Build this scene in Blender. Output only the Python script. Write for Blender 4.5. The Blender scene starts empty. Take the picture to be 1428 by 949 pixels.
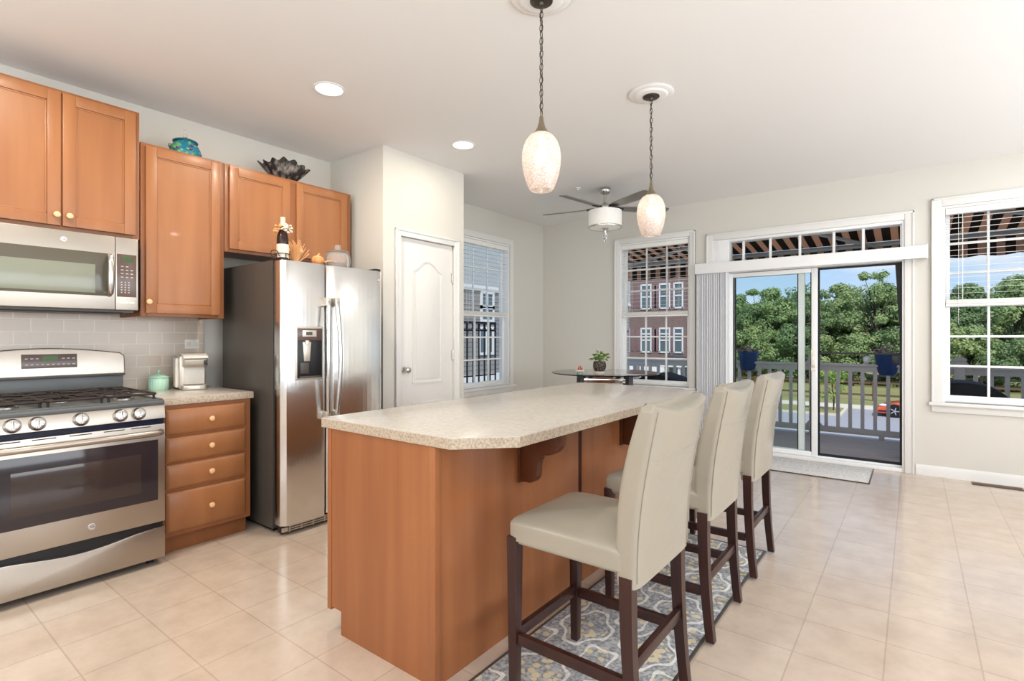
import bpy, bmesh, math, random
from mathutils import Vector, Matrix
random.seed(7)
S = bpy.context.scene
COL = S.collection
PI = math.pi

# ------------------------------------------------------------------ camera, world, lights, exposure
FPX, HORIZON, EYE = 732.8, 470.3, 1.265
cam_d = bpy.data.cameras.new('camera'); cam = bpy.data.objects.new('camera', cam_d); COL.objects.link(cam)
cam_d.sensor_width = 36.0; cam_d.lens = FPX/1428*36; cam_d.shift_y = (HORIZON-474.5)/1428
cam_d.clip_start = 0.05; cam_d.clip_end = 500
cam.location = (0, 0, EYE); cam.rotation_euler = (PI/2, 0, math.radians(37.38))
S.camera = cam
S.view_settings.view_transform = 'Standard'; S.view_settings.look = 'None'
S.view_settings.exposure = -0.08; S.view_settings.gamma = 1.0; S.view_settings.use_curve_mapping = False
S.cycles.use_denoising = True
S.cycles.max_bounces = 10; S.cycles.diffuse_bounces = 5; S.cycles.glossy_bounces = 5
S.cycles.transparent_max_bounces = 24; S.cycles.transmission_bounces = 6
S.cycles.sample_clamp_indirect = 6.0
S.cycles.caustics_reflective = False; S.cycles.caustics_refractive = False

SKY_STRENGTH = 1.1
SUN_STRENGTH = 4.0
CAN_POWER = 19
FILL_LEVEL = 0.46  # scales the two added fill lamps

w = bpy.data.worlds.new('sky'); S.world = w; w.use_nodes = True
nt = w.node_tree; nt.nodes.clear()
def wn(t, **k):
    n = nt.nodes.new(t)
    for a, b in k.items(): setattr(n, a, b)
    return n
tc = wn('ShaderNodeTexCoord'); sep = wn('ShaderNodeSeparateXYZ'); nt.links.new(tc.outputs['Generated'], sep.inputs[0])
gr = wn('ShaderNodeValToRGB'); nt.links.new(sep.outputs['Z'], gr.inputs[0])
e = gr.color_ramp.elements
e[0].position = 0.0; e[0].color = (0.62, 0.78, 0.95, 1); e[1].position = 0.6; e[1].color = (0.16, 0.36, 0.78, 1)
k_ = gr.color_ramp.elements.new(0.18); k_.color = (0.36, 0.60, 0.93, 1)
mp = wn('ShaderNodeMapping'); mp.inputs['Scale'].default_value = (1, 1, 3.5); nt.links.new(tc.outputs['Generated'], mp.inputs[0])
nz = wn('ShaderNodeTexNoise'); nz.inputs['Scale'].default_value = 3.2; nz.inputs['Detail'].default_value = 7; nz.inputs['Roughness'].default_value = .6
nt.links.new(mp.outputs[0], nz.inputs['Vector'])
cr = wn('ShaderNodeValToRGB'); cr.color_ramp.elements[0].position = .46; cr.color_ramp.elements[1].position = .72
nt.links.new(nz.outputs['Fac'], cr.inputs[0])
mx = wn('ShaderNodeMixRGB'); nt.links.new(cr.outputs[0], mx.inputs[0]); nt.links.new(gr.outputs[0], mx.inputs[1]); mx.inputs[2].default_value = (.92, .95, 1, 1)
bg = wn('ShaderNodeBackground'); bg.inputs['Strength'].default_value = SKY_STRENGTH; nt.links.new(mx.outputs[0], bg.inputs[0])
wo = wn('ShaderNodeOutputWorld'); nt.links.new(bg.outputs[0], wo.inputs[0])

def light(name, kind, loc, rot, power, color=(1, 1, 1), **kw):
    d = bpy.data.lights.new(name, kind); d.energy = power; d.color = color
    for a, b in kw.items(): setattr(d, a, b)
    o = bpy.data.objects.new(name, d); COL.objects.link(o); o.location = loc; o.rotation_euler = rot
    return o
light('sun', 'SUN', (0, 0, 20), (math.radians(40), 0, math.radians(35)), SUN_STRENGTH, (1, .95, .87), angle=math.radians(1.0))
# added fill lamps at the unseen right and rear openings, tilted at the ceiling
light('fill_light_right', 'AREA', (3.05, 2.1, 1.55), (0, math.radians(128), 0), 480*FILL_LEVEL, (.93, .97, 1), shape='RECTANGLE', size=1.9, size_y=6.2)
light('fill_light_rear', 'AREA', (-.2, -2.85, 1.6), (math.radians(146), 0, 0), 370*FILL_LEVEL, (.94, .975, 1), shape='RECTANGLE', size=4.6, size_y=2.0)

# ------------------------------------------------------------------ materials
def srgb(r, g, b):
    f = lambda c: (c/255/12.92) if c <= 10.3 else ((c/255+.055)/1.055)**2.4
    return (f(r), f(g), f(b), 1)
MATS = {}
def mat(name, color, rough=.5, metal=0, spec=.5, noise=None, bump=None, emit=None, aniso=0, coat=0, trans=0, ior=1.45, sheen=0):
    """noise=(scale xyz, second colour, contrast lo, hi, detail); bump=(scale xyz, strength, distance)"""
    m = bpy.data.materials.new(name); m.use_nodes = True; MATS[name] = m
    n = m.node_tree; p = n.nodes['Principled BSDF']
    p.inputs['Base Color'].default_value = color; p.inputs['Roughness'].default_value = rough
    p.inputs['Metallic'].default_value = metal; p.inputs['Specular IOR Level'].default_value = spec
    p.inputs['Coat Weight'].default_value = coat; p.inputs['Transmission Weight'].default_value = trans
    p.inputs['IOR'].default_value = ior
    if sheen: p.inputs['Sheen Weight'].default_value = sheen
    if aniso: p.inputs['Anisotropic'].default_value = aniso
    if emit: p.inputs['Emission Color'].default_value = emit[0]; p.inputs['Emission Strength'].default_value = emit[1]
    def tex(scale, detail=4):
        c = n.nodes.new('ShaderNodeTexCoord'); mpp = n.nodes.new('ShaderNodeMapping'); mpp.inputs['Scale'].default_value = scale
        n.links.new(c.outputs['Object'], mpp.inputs[0]); t = n.nodes.new('ShaderNodeTexNoise'); t.inputs['Scale'].default_value = 1; t.inputs['Detail'].default_value = detail
        n.links.new(mpp.outputs[0], t.inputs['Vector']); return t
    if noise:
        t = tex(noise[0], noise[4] if len(noise) > 4 else 4); r = n.nodes.new('ShaderNodeValToRGB')
        r.color_ramp.elements[0].position = noise[2]; r.color_ramp.elements[1].position = noise[3]
        r.color_ramp.elements[0].color = color; r.color_ramp.elements[1].color = noise[1]
        n.links.new(t.outputs['Fac'], r.inputs[0]); n.links.new(r.outputs[0], p.inputs['Base Color'])
    if bump:
        t = tex(bump[0]); b = n.nodes.new('ShaderNodeBump'); b.inputs['Strength'].default_value = bump[1]; b.inputs['Distance'].default_value = bump[2]
        n.links.new(t.outputs['Fac'], b.inputs['Height']); n.links.new(b.outputs[0], p.inputs['Normal'])
    return m
M_WALL = mat('wall_paint', srgb(212, 209, 201), .85, spec=.2)
M_CEIL = mat('ceiling_paint', srgb(236, 236, 236), .9, spec=.15)
M_TRIM = mat('white_trim', srgb(226, 225, 222), .4)
M_VANE = mat('vinyl_vane', srgb(240, 240, 242), .5); n_ = M_VANE.node_tree; t_ = n_.nodes.new('ShaderNodeBsdfTranslucent'); t_.inputs[0].default_value = (.85, .86, .9, 1); q_ = n_.nodes.new('ShaderNodeMixShader'); q_.inputs[0].default_value = .12
n_.links.new(n_.nodes['Principled BSDF'].outputs[0], q_.inputs[1]); n_.links.new(t_.outputs[0], q_.inputs[2]); n_.links.new(q_.outputs[0], n_.nodes['Material Output'].inputs[0])
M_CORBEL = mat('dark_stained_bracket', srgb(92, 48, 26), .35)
M_DOOR = mat('white_door_paint', srgb(226, 224, 220), .45)
M_VINYL = mat('white_vinyl', srgb(236, 237, 237), .35)
M_BLIND = mat('white_blind', srgb(240, 239, 234), .5)
M_WOOD = mat('maple_stain', srgb(144, 92, 55), .38, noise=((9, 9, .9), srgb(161, 107, 66), .3, .72, 5), coat=.04)
M_WOODD = mat('maple_stain_base', srgb(130, 80, 46), .4, noise=((9, 9, .9), srgb(146, 92, 55), .3, .72, 5), coat=.04)
M_ISL = mat('island_veneer', srgb(142, 86, 51), .36, noise=((12, 12, .7), srgb(163, 104, 64), .28, .75, 6), coat=.05)
M_DARKGAP = mat('dark_gap', srgb(60, 30, 18), .6)
M_KNOBW = mat('pale_wood_knob', srgb(228, 184, 140), .35)
M_LAM = mat('laminate_top', srgb(194, 188, 179), .2, noise=((60, 60, 60), srgb(184, 177, 166), .40, .70, 8))
M_LAME = mat('laminate_edge', srgb(188, 174, 156), .4, noise=((110, 110, 110), srgb(160, 142, 122), .42, .62, 8))
M_SS = mat('stainless_steel', srgb(180, 172, 162), .33, metal=1, bump=((4, 4, 260), .03, .002))
M_SSF = mat('stainless_fridge', srgb(222, 221, 219), .2, metal=1, bump=((1.2, 1.6, 1.8), .16, .03))
M_SSD = mat('polished_steel', srgb(205, 203, 200), .26, metal=1)
M_GREYSIDE = mat('dark_grey_enamel', srgb(74, 69, 64), .38)
M_COOK = mat('grey_cooktop_enamel', srgb(88, 90, 90), .3)
M_BLACK = mat('black_plastic', srgb(22, 22, 24), .35)
M_IRON = mat('cast_iron', srgb(48, 38, 34), .5)
M_OVGLASS = mat('oven_glass', srgb(46, 40, 44), .08, spec=.6)
M_OVGLASS2 = mat('oven_window_glass', srgb(60, 50, 48), .07, spec=.6)
M_MWGLASS = mat('microwave_glass', srgb(88, 84, 74), .12, spec=.5)
M_MWGLASS2 = mat('microwave_mesh', srgb(128, 132, 118), .15, spec=.5)
M_PANEL = mat('brown_glass_panel', srgb(92, 74, 68), .2)
M_KEY = mat('printed_key', srgb(190, 180, 172), .5)
M_LED = mat('green_display', srgb(30, 50, 18), .2, emit=((.10, .22, .03, 1), .35))
M_BLUEBLK = mat('navy_gloss', srgb(28, 36, 58), .15)
M_LEATHER = mat('cream_leather', srgb(154, 147, 133), .22, spec=.55, bump=((7, 7, 11), .25, .012))
M_LEG = mat('espresso_wood', srgb(44, 23, 20), .3, noise=((30, 30, 3), srgb(60, 30, 25), .35, .7, 4))
M_BRASS = mat('antique_bronze', srgb(134, 122, 104), .4, metal=.7)
M_CHAIN = mat('bronze_chain', srgb(82, 76, 68), .4, metal=.7)
M_NICKEL = mat('brushed_nickel', srgb(206, 204, 198), .25, metal=1)
M_BLADE = mat('grey_fan_blade', srgb(120, 116, 110), .32)
M_DRUM = mat('frosted_drum_shade', srgb(232, 230, 224), .5, emit=((1, .97, .92, 1), .12))
M_CRYSTAL = mat('crystal', (1, 1, 1, 1), .02, trans=1, ior=1.5)
M_BULB = mat('warm_bulb', (1, 1, 1, 1), .5, emit=((1, .90, .78, 1), 6.5))
M_LAMPLENS = mat('lit_lens', (1, 1, 1, 1), .5, emit=((1, .97, .92, 1), 4))
M_MINT = mat('mint_glaze', srgb(176, 214, 192), .25)
M_SILVER = mat('silver_plastic', srgb(205, 196, 184), .3, metal=.55)
M_CREAMPL = mat('pale_plastic', srgb(222, 214, 202), .3)
M_WHITEPL = mat('white_plastic', srgb(236, 232, 224), .4)
M_TEAL = mat('painted_teal_glaze', srgb(28, 112, 138), .22, noise=((30, 30, 30), srgb(96, 170, 110), .5, .6, 3))
M_TEAL2 = mat('deep_teal_rim', srgb(20, 84, 96), .25)
M_PURPLE = mat('purple_glaze_flower', srgb(116, 66, 120), .3)
M_LIME = mat('lime_glaze_leaf', srgb(120, 190, 90), .3)
M_BLKGLASS = mat('smoky_black_glass', srgb(44, 42, 42), .15, noise=((26, 26, 5), srgb(140, 134, 128), .48, .7, 4))
M_WINE = mat('dark_wine_glass', srgb(44, 26, 22), .1)
M_LABEL = mat('cream_paper', srgb(232, 218, 196), .6)
M_FOIL = mat('cream_foil', srgb(226, 206, 178), .4)
M_FLOWERW = mat('white_dried_flower', srgb(226, 214, 196), .8)
M_FLOWERP = mat('peach_dried_flower', srgb(216, 156, 104), .8)
M_WHEAT = mat('dried_wheat', srgb(226, 172, 116), .8)
M_PUMPKIN = mat('orange_gourd', srgb(228, 150, 92), .5)
M_LEAF = mat('green_leaf', srgb(92, 128, 54), .5, noise=((40, 40, 40), srgb(142, 168, 86), .35, .7, 2))
M_WICKER = mat('dark_wicker', srgb(50, 38, 32), .6, noise=((60, 60, 90), srgb(130, 118, 100), .55, .62, 2))
M_STONEB = mat('pale_marble_base', srgb(200, 188, 176), .4)
M_RED = mat('red_sail', srgb(176, 52, 50), .5)
M_SEAGREEN = mat('sea_green_glass', srgb(120, 150, 138), .25)
M_CHROME = mat('chrome', srgb(215, 215, 215), .08, metal=1)
M_DKGREYLEG = mat('charcoal_table_leg', srgb(70, 68, 70), .3)
M_VENT = mat('bronze_vent', srgb(96, 68, 44), .4, metal=.4)
M_DECKRAIL = mat('grey_rail_paint', srgb(192, 188, 188), .5)
M_DECK = mat('weathered_deck', srgb(212, 202, 194), .7, noise=((1.5, 30, 30), srgb(186, 176, 170), .35, .7, 4))
M_SCREEN = mat('black_screen_frame', srgb(26, 26, 30), .5)
M_BLUEPOT = mat('blue_planter', srgb(34, 62, 112), .4)
M_PINK = mat('pink_petal', srgb(206, 130, 186), .6)
M_COVER = mat('black_fabric_cover', srgb(28, 28, 32), .8)
M_GLOBE = mat('white_globe', srgb(236, 240, 244), .4)
M_AWN_D = mat('awning_brown', srgb(64, 54, 50), .8)
M_AWN_ARM = mat('grey_aluminium', srgb(170, 172, 172), .45, metal=.3)
M_GRASS = mat('lawn_grass', srgb(150, 146, 94), .9, noise=((.35, .35, .35), srgb(132, 134, 82), .35, .7, 6))
M_ROAD = mat('asphalt', srgb(160, 160, 164), .9)
M_WALK = mat('concrete', srgb(214, 204, 184), .9)
M_FENCE = mat('rail_fence_wood', srgb(112, 84, 60), .8)
M_FENCED = mat('dark_fence_wood', srgb(52, 46, 40), .8)
M_BARK = mat('bark', srgb(74, 62, 50), .9)
M_CAR = mat('orange_car_paint', srgb(226, 96, 58), .25, coat=.6)
M_TYRE = mat('tyre_rubber', srgb(24, 24, 26), .7)
M_RIM = mat('alloy_rim', srgb(214, 214, 218), .25, metal=.8)
M_CARGLASS = mat('car_glass', srgb(40, 46, 52), .08)
M_SILVERCAR = mat('silver_car_paint', srgb(196, 200, 206), .3, metal=.3)
M_BWHITE = mat('white_building_trim', srgb(228, 228, 226), .6)
M_BGLASS = mat('dark_window_pane', srgb(98, 112, 118), .12)
M_SHUT = mat('mauve_shutter', srgb(132, 106, 106), .7)
M_BROOF = mat('slate_roof', srgb(70, 74, 80), .8)
M_GREYSIDING = mat('grey_siding_flat', srgb(132, 132, 134), .7)
M_ORANGEG = mat('amber_contents', srgb(214, 150, 110), .5)

def grid_mat(name, axes, bw, bh, off, c1, c2, cm, mortar, rough, spec=.5, shift=(0, 0), bump=.0, squash=1, noise2=None):
    """brick pattern laid over two object axes"""
    m = mat(name, c1, rough, spec=spec); n = m.node_tree; p = n.nodes['Principled BSDF']
    c = n.nodes.new('ShaderNodeTexCoord'); s = n.nodes.new('ShaderNodeSeparateXYZ'); cb = n.nodes.new('ShaderNodeCombineXYZ')
    n.links.new(c.outputs['Object'], s.inputs[0])
    for i in range(2):
        a = n.nodes.new('ShaderNodeMath'); a.operation = 'ADD'; a.inputs[1].default_value = shift[i]
        n.links.new(s.outputs[axes[i]], a.inputs[0]); n.links.new(a.outputs[0], cb.inputs[i])
    b = n.nodes.new('ShaderNodeTexBrick'); n.links.new(cb.outputs[0], b.inputs['Vector'])
    b.offset = off; b.squash = squash
    b.inputs['Scale'].default_value = 1; b.inputs['Brick Width'].default_value = bw; b.inputs['Row Height'].default_value = bh
    b.inputs['Mortar Size'].default_value = mortar; b.inputs['Mortar Smooth'].default_value = .1
    b.inputs['Color1'].default_value = c1; b.inputs['Color2'].default_value = c2; b.inputs['Mortar'].default_value = cm
    out = b.outputs['Color']
    if noise2:
        t = n.nodes.new('ShaderNodeTexNoise'); t.inputs['Scale'].default_value = noise2[0]; t.inputs['Detail'].default_value = 8; t.inputs['Roughness'].default_value = .65
        n.links.new(c.outputs['Object'], t.inputs['Vector'])
        r = n.nodes.new('ShaderNodeValToRGB'); r.color_ramp.elements[0].position = .3; r.color_ramp.elements[1].position = .7
        r.color_ramp.elements[0].color = noise2[1]; r.color_ramp.elements[1].color = (1, 1, 1, 1); n.links.new(t.outputs['Fac'], r.inputs[0])
        mm = n.nodes.new('ShaderNodeMixRGB'); mm.blend_type = 'MULTIPLY'; mm.inputs[0].default_value = 1
        n.links.new(out, mm.inputs[1]); n.links.new(r.outputs[0], mm.inputs[2]); out = mm.outputs[0]
    n.links.new(out, p.inputs['Base Color'])
    if bump:
        bp = n.nodes.new('ShaderNodeBump'); bp.inputs['Strength'].default_value = bump; bp.inputs['Distance'].default_value = .004; bp.invert = True
        n.links.new(b.outputs['Fac'], bp.inputs['Height']); n.links.new(bp.outputs[0], p.inputs['Normal'])
    return m
M_FLOOR = grid_mat('vinyl_tile', (0, 1), .298, .298, 0, srgb(207, 190, 174), srgb(203, 185, 168), srgb(188, 169, 152), .003, .18, .9, shift=(.09+2.98*2, -.882+2.98*2), bump=.15, noise2=(7, (.84, .82, .8, 1)))
M_SPLASH = grid_mat('subway_tile', (1, 2), .152, .077, .5, srgb(208, 194, 180), srgb(200, 186, 172), srgb(222, 212, 200), .003, .22, .5, shift=(.02+.152*20, -.914+.077*20), bump=.3)
M_BRICK = grid_mat('red_brick', (0, 2), .24, .08, .5, srgb(134, 110, 104), srgb(120, 98, 94), srgb(142, 126, 120), .012, .9, .1, shift=(60, 20))
M_SIDING = grid_mat('lap_siding', (1, 2), 40, .16, .5, srgb(158, 154, 150), srgb(150, 146, 142), srgb(108, 104, 102), .012, .8, .1, shift=(60, 20))

def stripes_mat(name, axis, period, frac, ca, cb_, shift=0):
    m = mat(name, ca, .85, spec=.1); n = m.node_tree; p = n.nodes['Principled BSDF']
    c = n.nodes.new('ShaderNodeTexCoord'); s = n.nodes.new('ShaderNodeSeparateXYZ'); n.links.new(c.outputs['Object'], s.inputs[0])
    a = n.nodes.new('ShaderNodeMath'); a.operation = 'MULTIPLY_ADD'; a.inputs[1].default_value = 1/period; a.inputs[2].default_value = 100+shift
    f = n.nodes.new('ShaderNodeMath'); f.operation = 'FRACT'; g = n.nodes.new('ShaderNodeMath'); g.operation = 'GREATER_THAN'; g.inputs[1].default_value = frac
    n.links.new(s.outputs[axis], a.inputs[0]); n.links.new(a.outputs[0], f.inputs[0]); n.links.new(f.outputs[0], g.inputs[0])
    mm = n.nodes.new('ShaderNodeMixRGB'); mm.inputs[1].default_value = ca; mm.inputs[2].default_value = cb_; n.links.new(g.outputs[0], mm.inputs[0])
    n.links.new(mm.outputs[0], p.inputs['Base Color']); 
    # canvas lets some daylight through
    tr = n.nodes.new('ShaderNodeBsdfTranslucent'); n.links.new(mm.outputs[0], tr.inputs[0]); ms = n.nodes.new('ShaderNodeMixShader'); ms.inputs[0].default_value = .55
    o = n.nodes['Material Output']; n.links.new(p.outputs[0], ms.inputs[1]); n.links.new(tr.outputs[0], ms.inputs[2]); n.links.new(ms.outputs[0], o.inputs[0])
    return m
M_AWN = stripes_mat('striped_canvas', 0, .178, .54, srgb(70, 60, 56), srgb(206, 172, 150), .08)

def glass_mat(name, tint=(1, 1, 1, 1), refl=.06, rough=0.0):
    m = bpy.data.materials.new(name); m.use_nodes = True; n = m.node_tree; n.nodes.clear(); MATS[name] = m
    o = n.nodes.new('ShaderNodeOutputMaterial'); t = n.nodes.new('ShaderNodeBsdfTransparent'); t.inputs[0].default_value = tint
    g = n.nodes.new('ShaderNodeBsdfGlossy'); g.inputs['Roughness'].default_value = rough; g.inputs[0].default_value = (1, 1, 1, 1)
    lw = n.nodes.new('ShaderNodeLayerWeight'); lw.inputs['Blend'].default_value = refl
    ms = n.nodes.new('ShaderNodeMixShader'); n.links.new(lw.outputs['Fresnel'], ms.inputs[0]); n.links.new(t.outputs[0], ms.inputs[1]); n.links.new(g.outputs[0], ms.inputs[2])
    n.links.new(ms.outputs[0], o.inputs[0]); return m
M_GLASS = glass_mat('window_glass', (.97, .98, .98, 1), .04)
M_GLASSD = glass_mat('door_glass', (.95, .975, .968, 1), .05)
M_GLASST = glass_mat('table_glass', (.82, .9, .87, 1), .35)
M_GLASSJ = glass_mat('jar_glass', (.97, .96, .95, 1), .14)

n_ = M_GLASSJ.node_tree; d_ = n_.nodes.new('ShaderNodeBsdfDiffuse'); d_.inputs[0].default_value = (.85, .84, .82, 1); q_ = n_.nodes.new('ShaderNodeMixShader'); q_.inputs[0].default_value = .13
o_ = [x for x in n_.nodes if x.type == 'OUTPUT_MATERIAL'][0]; s_ = o_.inputs[0].links[0].from_socket
n_.links.new(s_, q_.inputs[1]); n_.links.new(d_.outputs[0], q_.inputs[2]); n_.links.new(q_.outputs[0], o_.inputs[0])

def shade_mat():
    m = bpy.data.materials.new('crackled_glass'); m.use_nodes = True; n = m.node_tree; n.nodes.clear()
    o = n.nodes.new('ShaderNodeOutputMaterial'); c = n.nodes.new('ShaderNodeTexCoord')
    v = n.nodes.new('ShaderNodeTexVoronoi'); v.inputs['Scale'].default_value = 62; v.feature = 'DISTANCE_TO_EDGE'; n.links.new(c.outputs['Object'], v.inputs['Vector'])
    r = n.nodes.new('ShaderNodeValToRGB'); r.color_ramp.elements[0].position = 0; r.color_ramp.elements[1].position = .16
    r.color_ramp.elements[0].color = (.78, .68, .62, 1); r.color_ramp.elements[1].color = (.97, .93, .9, 1); n.links.new(v.outputs['Distance'], r.inputs[0])
    tl = n.nodes.new('ShaderNodeBsdfTranslucent'); n.links.new(r.outputs[0], tl.inputs[0])
    tp = n.nodes.new('ShaderNodeBsdfTransparent'); n.links.new(r.outputs[0], tp.inputs[0])
    df = n.nodes.new('ShaderNodeBsdfDiffuse'); n.links.new(r.outputs[0], df.inputs[0])
    gl = n.nodes.new('ShaderNodeBsdfGlossy'); gl.inputs['Roughness'].default_value = .12
    b = n.nodes.new('ShaderNodeBump'); b.inputs['Strength'].default_value = .5; b.inputs['Distance'].default_value = .004; n.links.new(v.outputs['Distance'], b.inputs['Height'])
    for s in (gl, df, tl): n.links.new(b.outputs[0], s.inputs['Normal'])
    def mixs(f, a, d):
        q = n.nodes.new('ShaderNodeMixShader'); q.inputs[0].default_value = f; n.links.new(a.outputs[0], q.inputs[1]); n.links.new(d.outputs[0], q.inputs[2]); return q
    a = mixs(.4, tl, tp); a = mixs(.3, a, df); a = mixs(.06, a, gl); n.links.new(a.outputs[0], o.inputs[0]); return m
M_SHADE = shade_mat()

def rug_mat(name, scale, dark, mid, light, cream, amount=1.0):
    """trellis of pale quatrefoil lines over mottled grey, with cream medallions"""
    m = mat(name, mid, .95, spec=.05); n = m.node_tree; p = n.nodes['Principled BSDF']
    c = n.nodes.new('ShaderNodeTexCoord'); s = n.nodes.new('ShaderNodeSeparateXYZ'); n.links.new(c.outputs['Object'], s.inputs[0])
    def M(op, a, b=None, d=None):
        q = n.nodes.new('ShaderNodeMath'); q.operation = op
        for i, v in enumerate((a, b, d)):
            if v is None: continue
            if isinstance(v, (int, float)): q.inputs[i].default_value = v
            else: n.links.new(v, q.inputs[i])
        return q.outputs[0]
    cx = M('COSINE', M('MULTIPLY', s.outputs[0], 2*PI/scale[0])); cy = M('COSINE', M('MULTIPLY', s.outputs[1], 2*PI/scale[1]))
    sm = M('ADD', cx, cy)                                   # diamonds
    h2 = M('MULTIPLY', M('COSINE', M('MULTIPLY', s.outputs[0], 4*PI/scale[0])), M('COSINE', M('MULTIPLY', s.outputs[1], 4*PI/scale[1])))
    fld = M('ADD', sm, M('MULTIPLY', h2, .5))
    line = M('LESS_THAN', M('ABSOLUTE', M('SUBTRACT', fld, -.1)), .2)
    line2 = M('LESS_THAN', M('ABSOLUTE', M('SUBTRACT', fld, .95)), .13)
    med = M('GREATER_THAN', fld, 1.08); med2 = M('LESS_THAN', fld, -.75)
    vo = n.nodes.new('ShaderNodeTexVoronoi'); vo.inputs['Scale'].default_value = 27; n.links.new(c.outputs['Object'], vo.inputs['Vector'])
    spots = M('LESS_THAN', vo.outputs['Distance'], .42)
    no = n.nodes.new('ShaderNodeTexNoise'); no.inputs['Scale'].default_value = 70; no.inputs['Detail'].default_value = 3; n.links.new(c.outputs['Object'], no.inputs['Vector'])
    r = n.nodes.new('ShaderNodeValToRGB'); r.color_ramp.elements[0].position = .38; r.color_ramp.elements[1].position = .62
    r.color_ramp.elements[0].color = dark; r.color_ramp.elements[1].color = mid; n.links.new(no.outputs['Fac'], r.inputs[0])
    def mix(f, a, col):
        q = n.nodes.new('ShaderNodeMixRGB'); n.links.new(f, q.inputs[0]); n.links.new(a, q.inputs[1]); q.inputs[2].default_value = col; return q.outputs[0]
    out = r.outputs[0]
    out = mix(M('MULTIPLY', M('MAXIMUM', med, med2), M('MULTIPLY', spots, .85*amount)), out, cream)
    out = mix(M('MULTIPLY', M('MAXIMUM', line, line2), M('MULTIPLY_ADD', no.outputs['Fac'], .9, .38*amount)), out, light)
    n.links.new(out, p.inputs['Base Color'])
    b = n.nodes.new('ShaderNodeBump'); b.inputs['Strength'].default_value = .4; b.inputs['Distance'].default_value = .004
    n.links.new(no.outputs['Fac'], b.inputs['Height']); n.links.new(b.outputs[0], p.inputs['Normal'])
    return m
M_RUG = rug_mat('runner_weave', (.28, .37), srgb(134, 136, 142), srgb(188, 189, 188), srgb(236, 234, 226), srgb(224, 208, 168))
M_MAT = rug_mat('mat_weave', (.24, .3), srgb(196, 195, 194), srgb(216, 214, 212), srgb(230, 228, 224), srgb(220, 214, 206), .6)
def tree_mat(name, a, b):
    m = mat(name, a, .6, spec=.25, noise=((.8, .8, .8), b, .35, .68, 5)); n = m.node_tree; p = n.nodes['Principled BSDF']
    t = n.nodes.new('ShaderNodeBsdfTranslucent'); src = p.inputs['Base Color'].links[0].from_socket; n.links.new(src, t.inputs[0])
    ms = n.nodes.new('ShaderNodeMixShader'); ms.inputs[0].default_value = .35; o = n.nodes['Material Output']
    n.links.new(p.outputs[0], ms.inputs[1]); n.links.new(t.outputs[0], ms.inputs[2]); n.links.new(ms.outputs[0], o.inputs[0]); return m
M_TREE = [tree_mat('foliage_mid', srgb(146, 168, 112), srgb(178, 194, 138)), tree_mat('foliage_dark', srgb(124, 150, 104), srgb(156, 176, 124)),
          tree_mat('foliage_light', srgb(166, 184, 122), srgb(194, 204, 148)), tree_mat('foliage_young', srgb(140, 172, 84), srgb(172, 198, 112))]

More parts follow.
